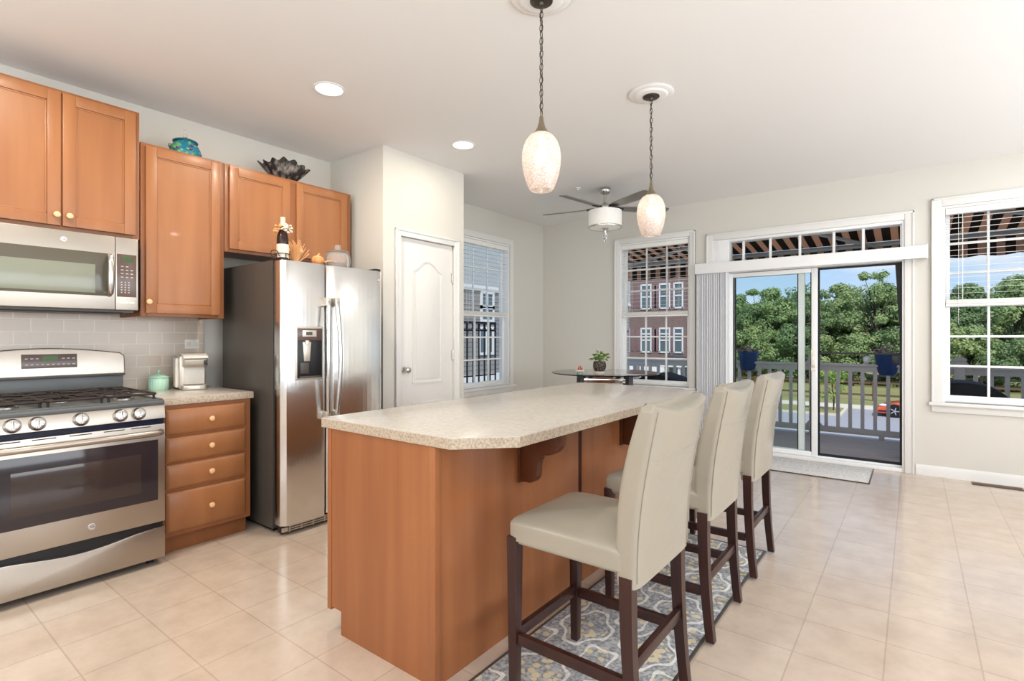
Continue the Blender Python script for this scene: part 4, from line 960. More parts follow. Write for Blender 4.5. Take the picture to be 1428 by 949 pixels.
o = thing('coffee_maker', (-3.93, 1.53, .914), 'silver single serve coffee maker on the counter below the wall outlet', 'coffee maker')
def CMx(a): return Matrix.Translation((-3.93, 1.525, .914)) @ Matrix.Rotation(math.radians(a), 4, 'Z')
Q = CMx(-14)
B().box(-.13, .025, -.075, .085, 0, .232, .018, 3, Q).build('body', M_SILVER, o)
B().box(-.14, .02, -.094, -.072, .012, .215, .01, 3, Q).build('water_tank', M_CREAMPL, o)
hd = B().prism([(-.06, .15), (.075, .15), (.10, .165), (.11, .19), (.11, .212), (.09, .222), (-.06, .232)], 'y', -.055, .085, .012, 3, Q).build('brew_head', M_SILVER, o)
B().prism([(-.05, .222), (.09, .214), (.112, .208), (.118, .216), (.10, .23), (-.02, .246), (-.05, .245)], 'y', -.058, .088, .006, 3, Q).build('lid', M_CREAMPL, hd)
B().box(.108, .1145, -.05, .08, .203, .2075, 0, 2, Q).build('lid_gap', M_BLACK, hd)
B().box(.111, .1125, .06, .082, .165, .198, .0005, 2, Q).build('button_strip', M_BLACK, hd)
B().lathe([(.012, .0), (.016, .014), (.016, .02)], (0, 0, .138), 14, Q).build('nozzle', M_BLACK, o)
B().box(.026, .031, -.045, .075, .03, .15, .002, 2, Q).build('back_plate', M_CREAMPL, o)
tr = B().prism([(.02, -.065), (.10, -.06), (.118, -.03), (.12, .03), (.11, .07), (.09, .085), (.02, .088)], 'z', 0, .032, .008, 3, Q).build('drip_tray', M_SILVER, o)
B().prism([(.03, -.05), (.095, -.045), (.105, .0), (.095, .065), (.03, .07)], 'z', .0315, .0345, 0, 2, Q).build('tray_grate', M_GREYSIDE, tr)

o = thing('wall_outlet', (XL+.011, 1.615, 1.22), 'cream electrical outlet plate on the backsplash above the coffee maker', 'outlet')
p = B().box(XL+.009, XL+.014, 1.565, 1.66, 1.185, 1.25, .002).build('plate', M_WHITEPL, o)
b = B()
for y in (1.588, 1.637): b.box(XL+.0135, XL+.0155, y-.015, y+.015, 1.203, 1.233, .002)
b.build('sockets', M_CREAMPL, o)

o = thing('ginger_jar', (-3.9, 1.478, 2.466), 'squat blue and green painted lidded jar on the tall wall cabinet', 'jar')
c = (-3.9, 1.478, 2.466)
B().lathe([(.0, .0), (.065, 0), (.085, .01), (.094, .03), (.09, .06), (.078, .085), (.066, .1), (.066, .108), (.0, .108)], c, 40, caps=False).build('body', M_TEAL, o)
b1, b2 = B(), B(); random.seed(3)
for i in range(26):
    a = random.uniform(0, 2*PI); z = random.uniform(.015, .085); rr = .092-.2*max(0, z-.05)*.7
    (b1 if i % 2 else b2).ball((c[0]+rr*math.cos(a), c[1]+rr*math.sin(a), c[2]+z), .012, 1, (1, 1, .8))
b1.build('painted_flowers', M_PURPLE, o); b2.build('painted_leaves', M_LIME, o)
l = B().lathe([(.0, .104), (.072, .106), (.076, .113), (.07, .12), (.05, .128), (.022, .132), (.0, .133)], c, 36, caps=False).build('lid', M_TEAL2, o)
b = B().lathe([(.02, .13), (.012, .137), (.015, .145)], c, 14).tube([(c[0], c[1]-.014, c[2]+.14), (c[0], c[1]-.012, c[2]+.16), (c[0], c[1], c[2]+.17), (c[0], c[1]+.014, c[2]+.16), (c[0], c[1]+.004, c[2]+.15)], .003, 6).ball((c[0], c[1], c[2]+.19), .012, 1)
b.build('lid_finial', M_GLASSJ, l)

o = thing('ruffled_bowl', (-3.9, 2.18, 2.466), 'smoky black ruffled glass bowl on the cabinet above the refrigerator', 'bowl')
def ruf(u, v):
    a = 2*PI*u; r = .055+.135*v**.9; k = v**1.6
    r *= 1+.07*k*math.cos(15*a); z = .006+.125*v**1.25+.009*k*math.cos(15*a+.6)+.016*k*math.cos(3*a+1)
    return (-3.9+r*math.cos(a)*.8, 2.18+r*math.sin(a), 2.466+z)
b = B().grid(ruf, 132, 12, True); b.lathe([(.0, .001), (.056, .001), (.056, .008), (.0, .008)], (-3.9, 2.18, 2.466), 24, caps=False)
bmesh.ops.solidify(b.bm, geom=list(b.bm.faces), thickness=.003); b.build('bowl', M_BLKGLASS, o, 60)

# on the refrigerator
zf = 1.7655
o = thing('wine_bottle', (-3.31, 1.838, zf), 'dark wine bottle trimmed with dried flowers on the refrigerator top', 'bottle')
c = (-3.31, 1.838, zf)
B().lathe([(.0, .004), (.035, .004), (.037, .01), (.037, .15), (.034, .172), (.022, .205), (.0145, .225), (.0145, .255), (.0, .255)], c, 28, caps=False).build('glass', M_WINE, o)
B().lathe([(.0155, .232), (.0155, .292), (.0, .293)], c, 20, caps=False).build('foil', M_FOIL, o)
B().lathe([(.0376, .02), (.0376, .112), (.0376, .112)], c, 28, caps=False).build('label', M_LABEL, o)
random.seed(5); b1, b2 = B(), B()
for i in range(46):
    a = random.uniform(0, 2*PI); r = random.uniform(.016, .05); z = random.uniform(.19, .245)
    (b1 if (math.sin(a) > -.5) else b2).ball((c[0]+r*math.cos(a)*.8, c[1]+r*math.sin(a)*1.15, c[2]+z), random.uniform(.007, .013), 1, (1, 1, .8))
b1.build('white_flowers', M_FLOWERW, o); b2.build('peach_flowers', M_FLOWERP, o)
o = thing('wire_caddy', (-3.31, 1.82, zf), 'black scrolled wire holder around the wine bottle base', 'holder')
b = B()
lp = [(c[0]+.041*math.cos(2*PI*i/24), c[1]+.041*math.sin(2*PI*i/24), zf+.006) for i in range(24)]; b.tube(lp, .0028, 6, True); b.tube([(p[0], p[1], zf+.05) for p in lp], .0028, 6, True)
for i in range(0, 24, 6): b.tube([lp[i], (lp[i][0], lp[i][1], zf+.05)], .0028, 6)
for s0 in (0, 1):
    sp_ = []
    for i in range(26): t = i/25*2.4*PI; rr = .006+.026*(1-i/25); sp_.append((c[0]+.03, c[1]-.075+(-.0 if s0 else 0)+rr*math.cos(t)-s0*.0, zf+.038+rr*math.sin(t)))
    if s0 == 0: b.tube(sp_, .0028, 6)
b.tube([(c[0]+.03, c[1]-.043, zf+.038), (c[0]+.028, c[1]-.038, zf+.03)], .0028, 6); b.tube([(c[0]+.03, c[1]-.078, zf+.006), (c[0]+.03, c[1]-.04, zf+.006)], .0028, 6)
b.build('wire', M_BLACK, o)
o = thing('dried_wheat_bunch', (-3.33, 1.965, zf), 'fan shaped bunch of dried wheat on the refrigerator beside the bottle', 'dried grass')
b = B(); random.seed(9)
for i in range(90):
    a = random.gauss(0, .55); a = max(-1.25, min(1.25, a)); L = random.uniform(.10, .155); e_ = random.uniform(-.3, .3)
    p0 = (-3.33, 1.945+.006*a, zf+.003); p2 = (-3.33+e_*L*.5, 1.945+L*math.sin(a)*.62+.006*a, zf+.01+L*math.cos(a*.85))
    p1 = tuple((p0[k]*.5+p2[k]*.5)+(0, .01*a, .008)[k] for k in range(3))
    b.tube([p0, p1, p2], [.0012, .0012, .0022], 4)
b.build('stalks', M_WHEAT, o)
o = thing('gourd', (-3.32, 2.10, zf), 'small round orange gourd on the refrigerator beside the glass jar', 'gourd')
def gd(r, z, a): q = r*(1+.05*math.cos(8*a)); return (q*math.cos(a), q*math.sin(a), z)
B().lathe([(.0, .006), (.02, .001), (.036, .014), (.043, .036), (.037, .058), (.02, .07), (.0, .066)], (-3.32, 2.10, zf), 48, fn=gd, caps=False).build('body', M_PUMPKIN, o)
B().tube([(-3.32, 2.10, zf+.064), (-3.318, 2.103, zf+.08), (-3.315, 2.112, zf+.088)], [.005, .004, .005], 8).build('stem', M_WHEAT, o)
B().tube([(-3.30, 2.135, zf+.03), (-3.295, 2.165, zf+.038), (-3.29, 2.2, zf+.042)], [.003, .006, .002], 6).build('leaf_tip', M_WHEAT, o)
o = thing('glass_jar', (-3.36, 2.29, zf), 'clear glass cookie jar with a stubby knobbed lid on the refrigerator', 'jar')
c = (-3.36, 2.29, zf)
B().lathe([(.0, .002), (.07, .002), (.085, .012), (.092, .04), (.09, .085), (.078, .112), (.07, .116), (.067, .112), (.075, .085), (.079, .045), (.072, .016), (.0, .01)], c, 40, caps=False).build('jar', M_GLASSJ, o)
l = B().lathe([(.0, .118), (.074, .118), (.078, .124), (.07, .131), (.03, .136), (.0, .137)], c, 36, caps=False).build('lid', M_GLASSJ, o)
B().lathe([(.0, .137), (.016, .138), (.022, .15), (.022, .17), (.016, .178), (.0, .178)], c, 20, caps=False).build('lid_knob', M_GLASSJ, l)

# ------------------------------------------------------------------ glass table in the breakfast nook
tx, ty, tz = -2.60, 5.02, .90
TB = thing('glass_table', (tx, ty, 0), 'round glass topped high table in front of the corner window', 'table')
B().lathe([(.0, tz-.012), (.555, tz-.012), (.562, tz-.006), (.555, tz), (.0, tz)], (tx, ty, 0), 72, caps=False).build('glass_top', M_GLASST, TB)
for k in range(4):
    a = math.radians(37.38+35+90*k); dx, dy = math.cos(a), math.sin(a)
    Mx = Matrix.Translation((tx+dx*.34, ty+dy*.34, 0)) @ Matrix.Rotation(a, 4, 'Z')
    B().box(-.03, .03, -.03, .03, 0, tz-.02, .004, 2, Mx).build('leg', M_DKGREYLEG, TB)
    B().cyl((tx+dx*.34, ty+dy*.34, tz-.0165), .022, .008, 'z', 16).build('glass_pad', M_BLACK, TB)
b = B()
for k in range(4):
    a = math.radians(37.38+35+90*k); a2 = a+PI/2
    b.bar((tx+.34*math.cos(a), ty+.34*math.sin(a), tz-.075), (tx+.34*math.cos(a2), ty+.34*math.sin(a2), tz-.075), .014, .045, .002)
b.build('apron', M_CHROME, TB)
B().lathe([(.0, .30), (.28, .30), (.285, .305), (.28, .31), (.0, .31)], (tx, ty, 0), 48, caps=False).build('lower_shelf', M_GLASST, TB)
b = B()
for k in range(4):
    a = math.radians(37.38+35+90*k); b.bar((tx, ty, .292), (tx+.33*math.cos(a), ty+.33*math.sin(a), .292), .02, .016)
b.build('shelf_brace', M_CHROME, TB)

px_, py_ = -2.56, 4.83
o = thing('potted_plant', (px_, py_, tz), 'leafy green plant in a round dark woven pot on the glass table', 'plant')
B().lathe([(.0, .0), (.062, 0), (.062, .014), (.05, .02), (.0, .022)], (px_, py_, tz), 28, caps=False).build('saucer', M_STONEB, o)
B().lathe([(.0, .02), (.045, .02), (.058, .035), (.067, .065), (.066, .09), (.060, .112), (.063, .12), (.055, .12), (.05, .105), (.0, .104)], (px_, py_, tz), 36, caps=False).build('pot', M_WICKER, o)
random.seed(21); b = B(); sbm = B()
for i in range(60):
    a = random.uniform(0, 2*PI); rr = random.uniform(.0, .085); z = .125+random.uniform(0, .09)*(1-rr/.14); L = random.uniform(.028, .045)
    base = Vector((px_, py_, tz+.10)); tip = Vector((px_+rr*math.cos(a), py_+rr*math.sin(a), tz+z+.01)); 
    if i % 3 == 0: sbm.tube([base, (base+tip)/2+Vector((0, 0, .015)), tip], .0015, 5)
    R = Matrix.Translation(tip) @ Matrix.Rotation(a, 4, 'Z') @ Matrix.Rotation(random.uniform(-.9, .5), 4, 'Y') @ Matrix.Rotation(random.uniform(-.5, .5), 4, 'X')
    def lf(u, v, R=R, L=L): 
        x = u*L; wv = L*.42*math.sin(PI*min(1, u*.97+.015))**.8; q = v*2-1; return R @ Vector((x, q*wv, .15*L*q*q-.25*L*u*u))
    b.grid(lf, 6, 4)
b.build('leaves', M_LEAF, o, 60); sbm.build('stems', M_LEAF, o)
o = thing('toy_sailboat', (-2.66, 4.60, tz), 'tiny sailboat ornament with red sails on the glass table', 'ornament')
q = (-2.66, 4.60, tz)
rv = math.radians(37.38)
Mb = Matrix.Translation(q) @ Matrix.Rotation(rv, 4, 'Z')
B().lathe([(.0, 0), (.032, 0), (.03, .012), (.02, .02), (.0, .022)], (0, 0, 0), 20, Mb, caps=False).build('base', M_SEAGREEN, o)
B().prism([(-.052, .042), (-.03, .022), (.03, .022), (.05, .042), (.0, .036)], 'y', -.012, .012, .003, 2, Mb).build('hull', M_SILVER, o)
B().prism([(.003, .042), (.034, .042), (.003, .088)], 'y', -.002, .002, 0, 2, Mb).prism([(-.003, .042), (-.024, .042), (-.003, .092)], 'y', -.002, .002, 0, 2, Mb).build('sails', M_RED, o)
B().tube([Mb @ Vector((0, 0, .036)), Mb @ Vector((0, 0, .096))], .0014, 6).build('mast', M_SILVER, o)

# ------------------------------------------------------------------ outside: deck, awning, yard, trees, houses
DZ, RY = -.10, 8.55
b = B(); y = YB+.155
while y < RY+.12: b.box(-4.3, 3.6, y, y+.133, DZ-.03, DZ, .003, 1); y += .14
o = b.build('deck', M_DECK); struct(o, 'weathered grey board deck outside the sliding door', 'deck')
o = B().box(-4.6, 4.2, YB+.152, RY-.1, -2.75, DZ-.2).build('deck_skirt', M_DECK); struct(o, 'deck substructure', 'deck')
GR = thing('deck_railing', (0, RY, DZ), 'grey painted deck railing with square balusters and capped posts', 'railing')
posts = (-4.285, -2.705, -1.126, .453, 2.033, 3.55)
for x in posts:
    p = B().box(x-.054, x+.054, RY-.054, RY+.054, DZ, .985, .004).build('post', M_DECKRAIL, GR)
    B().box(x-.068, x+.068, RY-.068, RY+.068, .975, 1.0, .004).prism([(x-.06, 1.0), (x+.06, 1.0), (x+.03, 1.025), (x-.03, 1.025)], 'y', RY-.03, RY+.03, .004).build('post_cap', M_DECKRAIL, p)
for xa, xb in zip(posts, posts[1:]):
    for sx, x in ((1, xa+.054), (-1, xb-.054)):
        for zc, s in ((.87, 1), (.0, -1)):
            B().prism([(x, zc-.03), (x+sx*.06, zc-.03*1), (x+sx*.05, zc+.045 if s > 0 else zc-.03), (x, zc+.11 if s > 0 else zc+.0)] if s > 0 else [(x, -.05), (x+sx*.05, -.05), (x+sx*.05, .03), (x, .09)], 'y', RY-.03, RY+.03, .003).build('bracket', M_DECKRAIL, GR)
    B().box(xa+.054, xb-.054, RY-.065, RY+.065, .872, .904, .006).box(xa+.054, xb-.054, RY-.022, RY+.022, .80, .872, .003).build('top_rail', M_DECKRAIL, GR)
    B().box(xa+.054, xb-.054, RY-.022, RY+.022, -.055, .026, .003).build('bottom_rail', M_DECKRAIL, GR)
    n = 11
    for i in range(1, n):
        x = xa+.01+(xb-xa-.02)*i/n; B().box(x-.021, x+.021, RY-.02, RY+.02, .026, .80).build('baluster', M_DECKRAIL, GR)
    xm_ = (xa+xb)/2-.0; B().box(xm_-.03, xm_+.03, RY-.03, RY+.03, DZ, -.055).build('foot_block', M_DECKRAIL, GR)

def planter(x, label):
    r = thing('railing_planter', (x, RY, .775), label, 'planter', 'blue flower pots on the deck railing')
    b = B().lathe([(.0, .76), (.085, .765), (.105, .80), (.148, 1.03), (.155, 1.035), (.155, 1.055), (.143, 1.055), (.138, 1.02), (.0, 1.02)], (x, RY, 0), 36, caps=False)
    b.build('pot', M_BLUEPOT, r)
    random.seed(int(abs(x)*100)); f, g = B(), B()
    for i in range(70):
        a = random.uniform(0, 2*PI); rr = .15*math.sqrt(random.random()); z = 1.05+random.uniform(.01, .13)*(1-rr/.22)
        c = (x+rr*math.cos(a)*1.1, RY+rr*math.sin(a), z)
        if i % 2: f.ball(c, random.uniform(.012, .021), 1, (1, 1, .6))
        else: g.ball(c, random.uniform(.012, .022), 1, (1, .5, .5))
        if i % 5 == 0: g.tube([(x+rr*.4*math.cos(a), RY+rr*.4*math.sin(a), 1.03), c], .003, 4)
    f.build('flowers', M_PINK, r); g.build('leaves', M_LEAF, r); return r
planter(-2.0, 'blue pot of pink flowers on the railing, seen through the fixed left glass')
planter(-.275, 'blue pot of pink flowers on the railing, seen at the right of the screen door')
o = thing('solar_globe', (-.499, RY, .904), 'white faceted globe lamp on the deck rail left of the right flower pot', 'lamp')
B().cyl((-.499, RY, .914), .022, .02, 'z', 16).build('base', M_DECKRAIL, o); B().ball((-.499, RY, .967), .05, 2).build('globe', M_GLOBE, o, 5)
# covered patio pieces
o = thing('covered_grill', (-2.82, 7.45, DZ), 'peaked black fabric cover over a grill outside the left window', 'grill cover')
def cov(prof_x, z0, y0, y1, c):
    b = B(); b.prism(prof_x, 'y', y0, y1, .03, 3); return b
cov([(-3.18, DZ+.01), (-2.35, DZ+.01), (-2.35, .50), (-2.40, .585), (-2.60, .665), (-2.90, .75), (-2.97, .748), (-3.10, .71), (-3.17, .67)], 0, 7.15, 7.75, 0).build('cover', M_COVER, o)
B().prism([(-2.40, .58), (-2.33, .54), (-2.33, .52), (-2.40, .55)], 'y', 7.2, 7.7).box(-2.36, -2.345, 7.2, 7.24, DZ, .53).build('side_shelf', M_COVER, o)
o = thing('covered_chair', (.42, 7.35, DZ), 'rounded black covered patio chair outside the right window', 'chair cover')
pf = [(.02, DZ+.01), (.78, DZ+.01)]
for i in range(15): t = i/14; a = t*PI; pf.append((.40+.38*math.cos(a), .55+.25*math.sin(a)**.8))
cov(pf, 0, 7.05, 7.65, 0).build('cover', M_COVER, o)
o = B().box(-1.05, -.36, YB+.16, YB+.62, DZ+.001, DZ+.014, .003).build('deck_mat', M_BLACK, None); tag(o, 'black rubber mat on the deck outside the open door', 'mat')

# awning
AW = thing('awning', (-.5, YB+.15, 2.95), 'brown and tan striped awning on folding arms over the deck', 'awning')
ay0, az0, ay1, az1, ax0, ax1 = YB+.2, 3.02, 8.9, 2.60, -5.2, 2.9
def canv(u, v): return (ax0+(ax1-ax0)*u, ay0+(ay1-ay0)*v, az0+(az1-az0)*v-.03*math.sin(PI*v))
b = B().grid(canv, 2, 12); bmesh.ops.solidify(b.bm, geom=list(b.bm.faces), thickness=.003); b.build('canopy', M_AWN, AW)
b = B().box(ax0, ax1, ay1-.03, ay1+.04, az1-.075, az1-.01, .012); b.build('front_bar', M_AWN_ARM, AW)
B().cyl(((ax0+ax1)/2, ay0, az0+.02), .05, ax1-ax0, 'x', 20).build('roller', M_AWN_ARM, AW)
def val(u, v):
    x = ax0+(ax1-ax0)*u; zb = 2.315-.022*abs(math.sin(PI*(x+.03)/.356)); return (x, ay1+.03+.004*math.sin(x*9), (az1-.06)*(1-v)+zb*v)
b = B().grid(val, 240, 3); bmesh.ops.solidify(b.bm, geom=list(b.bm.faces), thickness=.003); b.build('valance', M_AWN, AW)
for (xa, el, xb) in ((-1.45, -.25, -.95), (-2.9, -1.75, -2.6), (1.9, .55, 1.4), (.35, -.45, .1)):
    pass
for (xs, xe, xf) in ((-4.4, -2.2, -4.3), (-.15, -1.2, -.4), (2.4, .55, 2.2)):
    ym = (ay0+ay1)/2+.1; zz = lambda y: az0+(az1-az0)*(y-ay0)/(ay1-ay0)-.11
    b = B().bar((xs, ay0+.03, zz(ay0+.03)), (xe, ym, zz(ym)), .06, .045, .008).bar((xe, ym, zz(ym)-.01), (xf, ay1-.02, zz(ay1)+.03), .05, .04, .008).cyl((xe, ym, zz(ym)), .04, .07, 'z', 16)
    b.build('folding_arm', M_AWN_ARM, AW)

# ground
GZ = -2.75
def slab(name, x0, x1, y0, y1, top, m, label, cat='ground'):
    return struct(B().box(x0, x1, y0, y1, top-.4, top).build(name, m), label, cat)
slab('lawn', -90, 90, 7, 110, GZ-.02, M_GRASS, 'mown green lawn beyond the street', 'lawn')
slab('street', -60, 60, 13, 31.6, GZ, M_ROAD, 'pale grey asphalt street below the deck', 'street')
slab('kerb_lawn', -60, -3.0, 31.6, 34.5, GZ+.08, M_GRASS, 'grass strip along the street', 'lawn')
slab('driveway', -3.0, 60, 31.6, 35.2, GZ+.005, M_ROAD, 'asphalt parking spur where the car stands', 'street')
slab('footpath', -60, 60, 35.2, 37.2, GZ+.03, M_WALK, 'pale concrete footpath across the lawn', 'path')
o = B().box(-60, -3.0, 31.5, 31.65, GZ-.1, GZ+.1).box(-3.05, -2.9, 31.5, 35.2, GZ-.1, GZ+.1).build('kerb', M_WALK); struct(o, 'pale concrete kerb', 'kerb')
# rail fence and dark board fence
def rail_fence(name, y, x0, x1, step, h, m, label, nr, pw, fs=0):
    r = thing(name, ((x0+x1)/2, y, GZ), label, 'fence'); x = x0
    while x < x1+.01:
        B().box(x-pw, x+pw, y-pw, y+pw, GZ-.1, GZ+h).build('post', m, r)
        if x+step < x1+.01:
            for k in range(nr): z = GZ+h*(.28+.62*k/max(1, nr-1)); B().box(x, x+step, y-.03, y+.03, z-.06, z+.06).build('rail', m, r)
        x += step
rail_fence('split_rail_fence', 40.5, -16, 12, 3.5, 1.25, M_FENCE, 'brown split rail fence across the lawn', 2, .09)
rail_fence('board_fence', 52, -24, 16, 4, 1.5, M_FENCED, 'dark rail fence along the foot of the woodland', 3, .09)

# trees
def crown_mesh(seed, kind):
    """leafy crown 1 unit = 1 m; returns (leaf mesh, trunk mesh)"""
    rnd = random.Random(seed); V, F = [], []
    blobs = []
    if kind == 'tall':
        for i in range(46):
            a = rnd.uniform(0, 2*PI); z = rnd.uniform(1.0, 8.5); R = 2.4*math.sin(PI*min(1, (z+.5)/9.3))+.25; q = R*math.sqrt(rnd.random()); blobs.append((q*math.cos(a), q*math.sin(a), z, rnd.uniform(.6, 1.05)))
        per, ls = 240, .28
    elif kind == 'airy':
        for i in range(34):
            a = rnd.uniform(0, 2*PI); z = rnd.uniform(4.2, 9.6); R = 2.5*math.sin(PI*min(1, (z-3.2)/7.0))+.2; q = R*rnd.random()**.4; blobs.append((q*math.cos(a), q*math.sin(a), z, rnd.uniform(.35, .7)))
        per, ls = 85, .25
    elif kind == 'round':
        for i in range(42):
            a = rnd.uniform(0, 2*PI); z = rnd.uniform(.2, 5.6); R = 2.4*math.sin(PI*min(1, (z+.6)/6.8))+.2; q = R*math.sqrt(rnd.random()); blobs.append((q*math.cos(a), q*math.sin(a), z, rnd.uniform(.6, 1.0)))
        per, ls = 240, .26
    else:
        for i in range(9):
            a = rnd.uniform(0, 2*PI); z = rnd.uniform(.8, 2.2); q = .7*math.sqrt(rnd.random()); blobs.append((q*math.cos(a), q*math.sin(a), z, rnd.uniform(.3, .5)))
        per, ls = 80, .14
    for bx_, by_, bz_, br in blobs:
        for k in range(per):
            u = rnd.uniform(-1, 1); a = rnd.uniform(0, 2*PI); s = math.sqrt(1-u*u); rr = br*rnd.uniform(.55, 1.08)
            n = Vector((s*math.cos(a), s*math.sin(a), u)); c = Vector((bx_, by_, bz_))+n*rr*Vector((1, 1, .8)).length/1.62
            c = Vector((bx_+n.x*rr, by_+n.y*rr, bz_+n.z*rr*.75))
            d = (n+Vector((rnd.uniform(-.7, .7), rnd.uniform(-.7, .7), rnd.uniform(-.2, .9)))).normalized(); t1 = d.orthogonal().normalized(); t1 = Matrix.Rotation(rnd.uniform(0, 2*PI), 3, d) @ t1; t2 = d.cross(t1)
            L = ls*rnd.uniform(.7, 1.3); i0 = len(V)
            V += [c-t1*L*.5, c+t2*L*.32+d*L*.08, c+t1*L*.5, c-t2*L*.32+d*L*.08]; F.append((i0, i0+1, i0+2, i0+3))
    me = bpy.data.meshes.new('crown'); me.from_pydata(V, [], F); 
    top = max(b_[2] for b_ in blobs); b = B(); b.tube([(0, 0, -.1), (.05, 0, top*.35), (-.05, .05, top*.62), (0, 0, top*.9)], [.16 if kind != 'young' else .04, .13 if kind != 'young' else .035, .07 if kind != 'young' else .02, .02], 8)
    for bx_, by_, bz_, br in blobs[::2]: b.tube([(0, 0, bz_*.62), (bx_*.5, by_*.5, bz_*.85), (bx_, by_, bz_)], [.05, .035, .015] if kind != 'young' else [.012, .01, .006], 5)
    tm = bpy.data.meshes.new('trunk'); b.bm.to_mesh(tm); b.bm.free(); tm.materials.append(M_BARK)
    return me, tm
PROTO = {}
def tree(kind, mi, x, y, s, label, name='woodland_tree', rz=0, group=None, gz=GZ, sz=1.0):
    key = (kind, mi, int(rz*10) % 2)
    if key not in PROTO:
        me, tm = crown_mesh(len(PROTO)*13+5, kind); me.materials.append(M_TREE[mi]); PROTO[key] = (me, tm)
    me, tm = PROTO[key]
    r = thing(name, (x, y, gz), label, 'tree', group); r.rotation_euler.z = rz; r.scale = (s, s, s*sz)
    c = bpy.data.objects.new('crown', me); COL.objects.link(c); c.parent = r
    t = bpy.data.objects.new('trunk', tm); COL.objects.link(t); t.parent = r
    return r
random.seed(31)
GW = 'trees of the woodland edge'
for i in range(14):
    tree('tall', (i+1) % 2, -29+i*3.3, 62.5+(i % 3)*.7, 1.0+.06*(i % 2), 'dim green tree deep inside the woodland behind the other trees', rz=i*2.2, group='trees deep in the woodland')
for i in range(17):       # back row
    x = -27+i*2.75+random.uniform(-.5, .5); s = .92+random.uniform(-.12, .10)
    tree('tall', i % 2, x, 58+random.uniform(-1.5, 2), s, 'tall green tree in the back row of the woodland edge', rz=i*1.3, group=GW)
for i in range(19):       # front row
    x = -25+i*2.4+random.uniform(-.5, .5); s = .80+random.uniform(-.12, .16)
    tree('round', (0, 1, 2)[i % 3], x, 54.5+random.uniform(-1, 1), s, 'bushy green tree in the front row of the woodland edge', 'woodland_bush', rz=i*1.7, group='bushes of the woodland edge')
tree('airy', 0, -2.7, 56, 1.0, 'tall open crowned tree rising above the woodland behind the screen door', rz=.3)
tree('airy', 0, -12.6, 57, .90, 'sparse leafed tree rising above the woodland at the left of the fixed door glass', rz=2.1)
tree('airy', 1, -8.1, 56.5, .93, 'tall leafy tree above the woodland in the middle of the fixed door glass', rz=4.1)
tree('young', 3, -3.45, 33.2, 1.0, 'young pale green tree on the grass strip by the street', 'young_tree', rz=1)
tree('tall', 0, -17.0, 47, .62, 'green tree growing beside the brick house', 'yard_tree', rz=2)

# parked car (side view towards the deck, nose to the left)
def car(name, x, y, label, m, L=4.3, Hh=1.2):
    r = thing(name, (x, y, GZ), label, 'car')
    z = GZ
    prof = [(0, .32), (.03, .22), (.3, .18), (L-.35, .18), (L-.05, .25), (L, .55), (L-.05, .82), (L-.5, .88), (L*.78, .92), (L*.42, .86), (L*.26, .76), (.12*L, .62), (.02*L, .48)]
    b = B().prism([(x+u, z+v) for u, v in prof], 'y', y, y+1.8, .07, 3)
    body = b.build('body', m, r, 50)
    cab = [(L*.36, .84), (L*.50, 1.12), (L*.60, Hh), (L*.72, Hh), (L*.88, .9), (L*.6, .88)]
    B().prism([(x+u, z+v) for u, v in cab], 'y', y+.16, y+1.64, .05, 3).build('cabin_glass', M_CARGLASS, r, 50)
    B().prism([(x+L*.5, z+1.14), (x+L*.6, z+Hh+.012), (x+L*.72, z+Hh+.012), (x+L*.84, z+1.0), (x+L*.7, z+Hh-.02), (x+L*.6, z+Hh-.02)], 'y', y+.2, y+1.6, .01).build('roof', m, r)
    B().box(x-.01, x+.06, y+.25, y+1.55, z+.22, z+.36, .01).box(x+.12, x+.5, y-.012, y+.01, z+.27, z+.34, .005).build('front_grille', M_BLACK, r)
    B().ball((x+.33, y+.03, z+.60), .14, 2, (1.3, .4, .5)).build('headlamp', M_GLOBE, r)
    for wx in (.80, L-.80):
        for wy in (y-.01, y+1.62):
            B().cyl((x+wx, wy+.1, z+.32), .355, .19, 'y', 32).build('wheel_arch', M_BLACK, r)
            t = B().lathe([(.19, -.1), (.30, -.1), (.32, -.07), (.32, .07), (.30, .1), (.19, .1)], (0, 0, 0), 32, Matrix.Translation((x+wx, wy+.08, z+.32)) @ Matrix.Rotation(PI/2, 4, 'X'), caps=False).build('tyre', M_TYRE, r)
            bb = B().cyl((x+wx, wy+.05, z+.32), .05, .14, 'y', 16)
            bb.lathe([(.19, -.09), (.225, -.09), (.225, .09), (.19, .09), (.19, -.09)], (0, 0, 0), 28, Matrix.Translation((x+wx, wy+.08, z+.32)) @ Matrix.Rotation(PI/2, 4, 'X'), caps=False)
            for k in range(5): a = 2*PI*k/5; bb.bar((x+wx, wy+.02, z+.32), (x+wx+.2*math.cos(a), wy+.02, z+.32+.2*math.sin(a)), .05, .05, .005)
            bb.build('wheel_rim', M_RIM, t)
    return r
car('parked_car', -1.55, 32.5, 'orange sports car parked by the grass across the street', M_CAR)

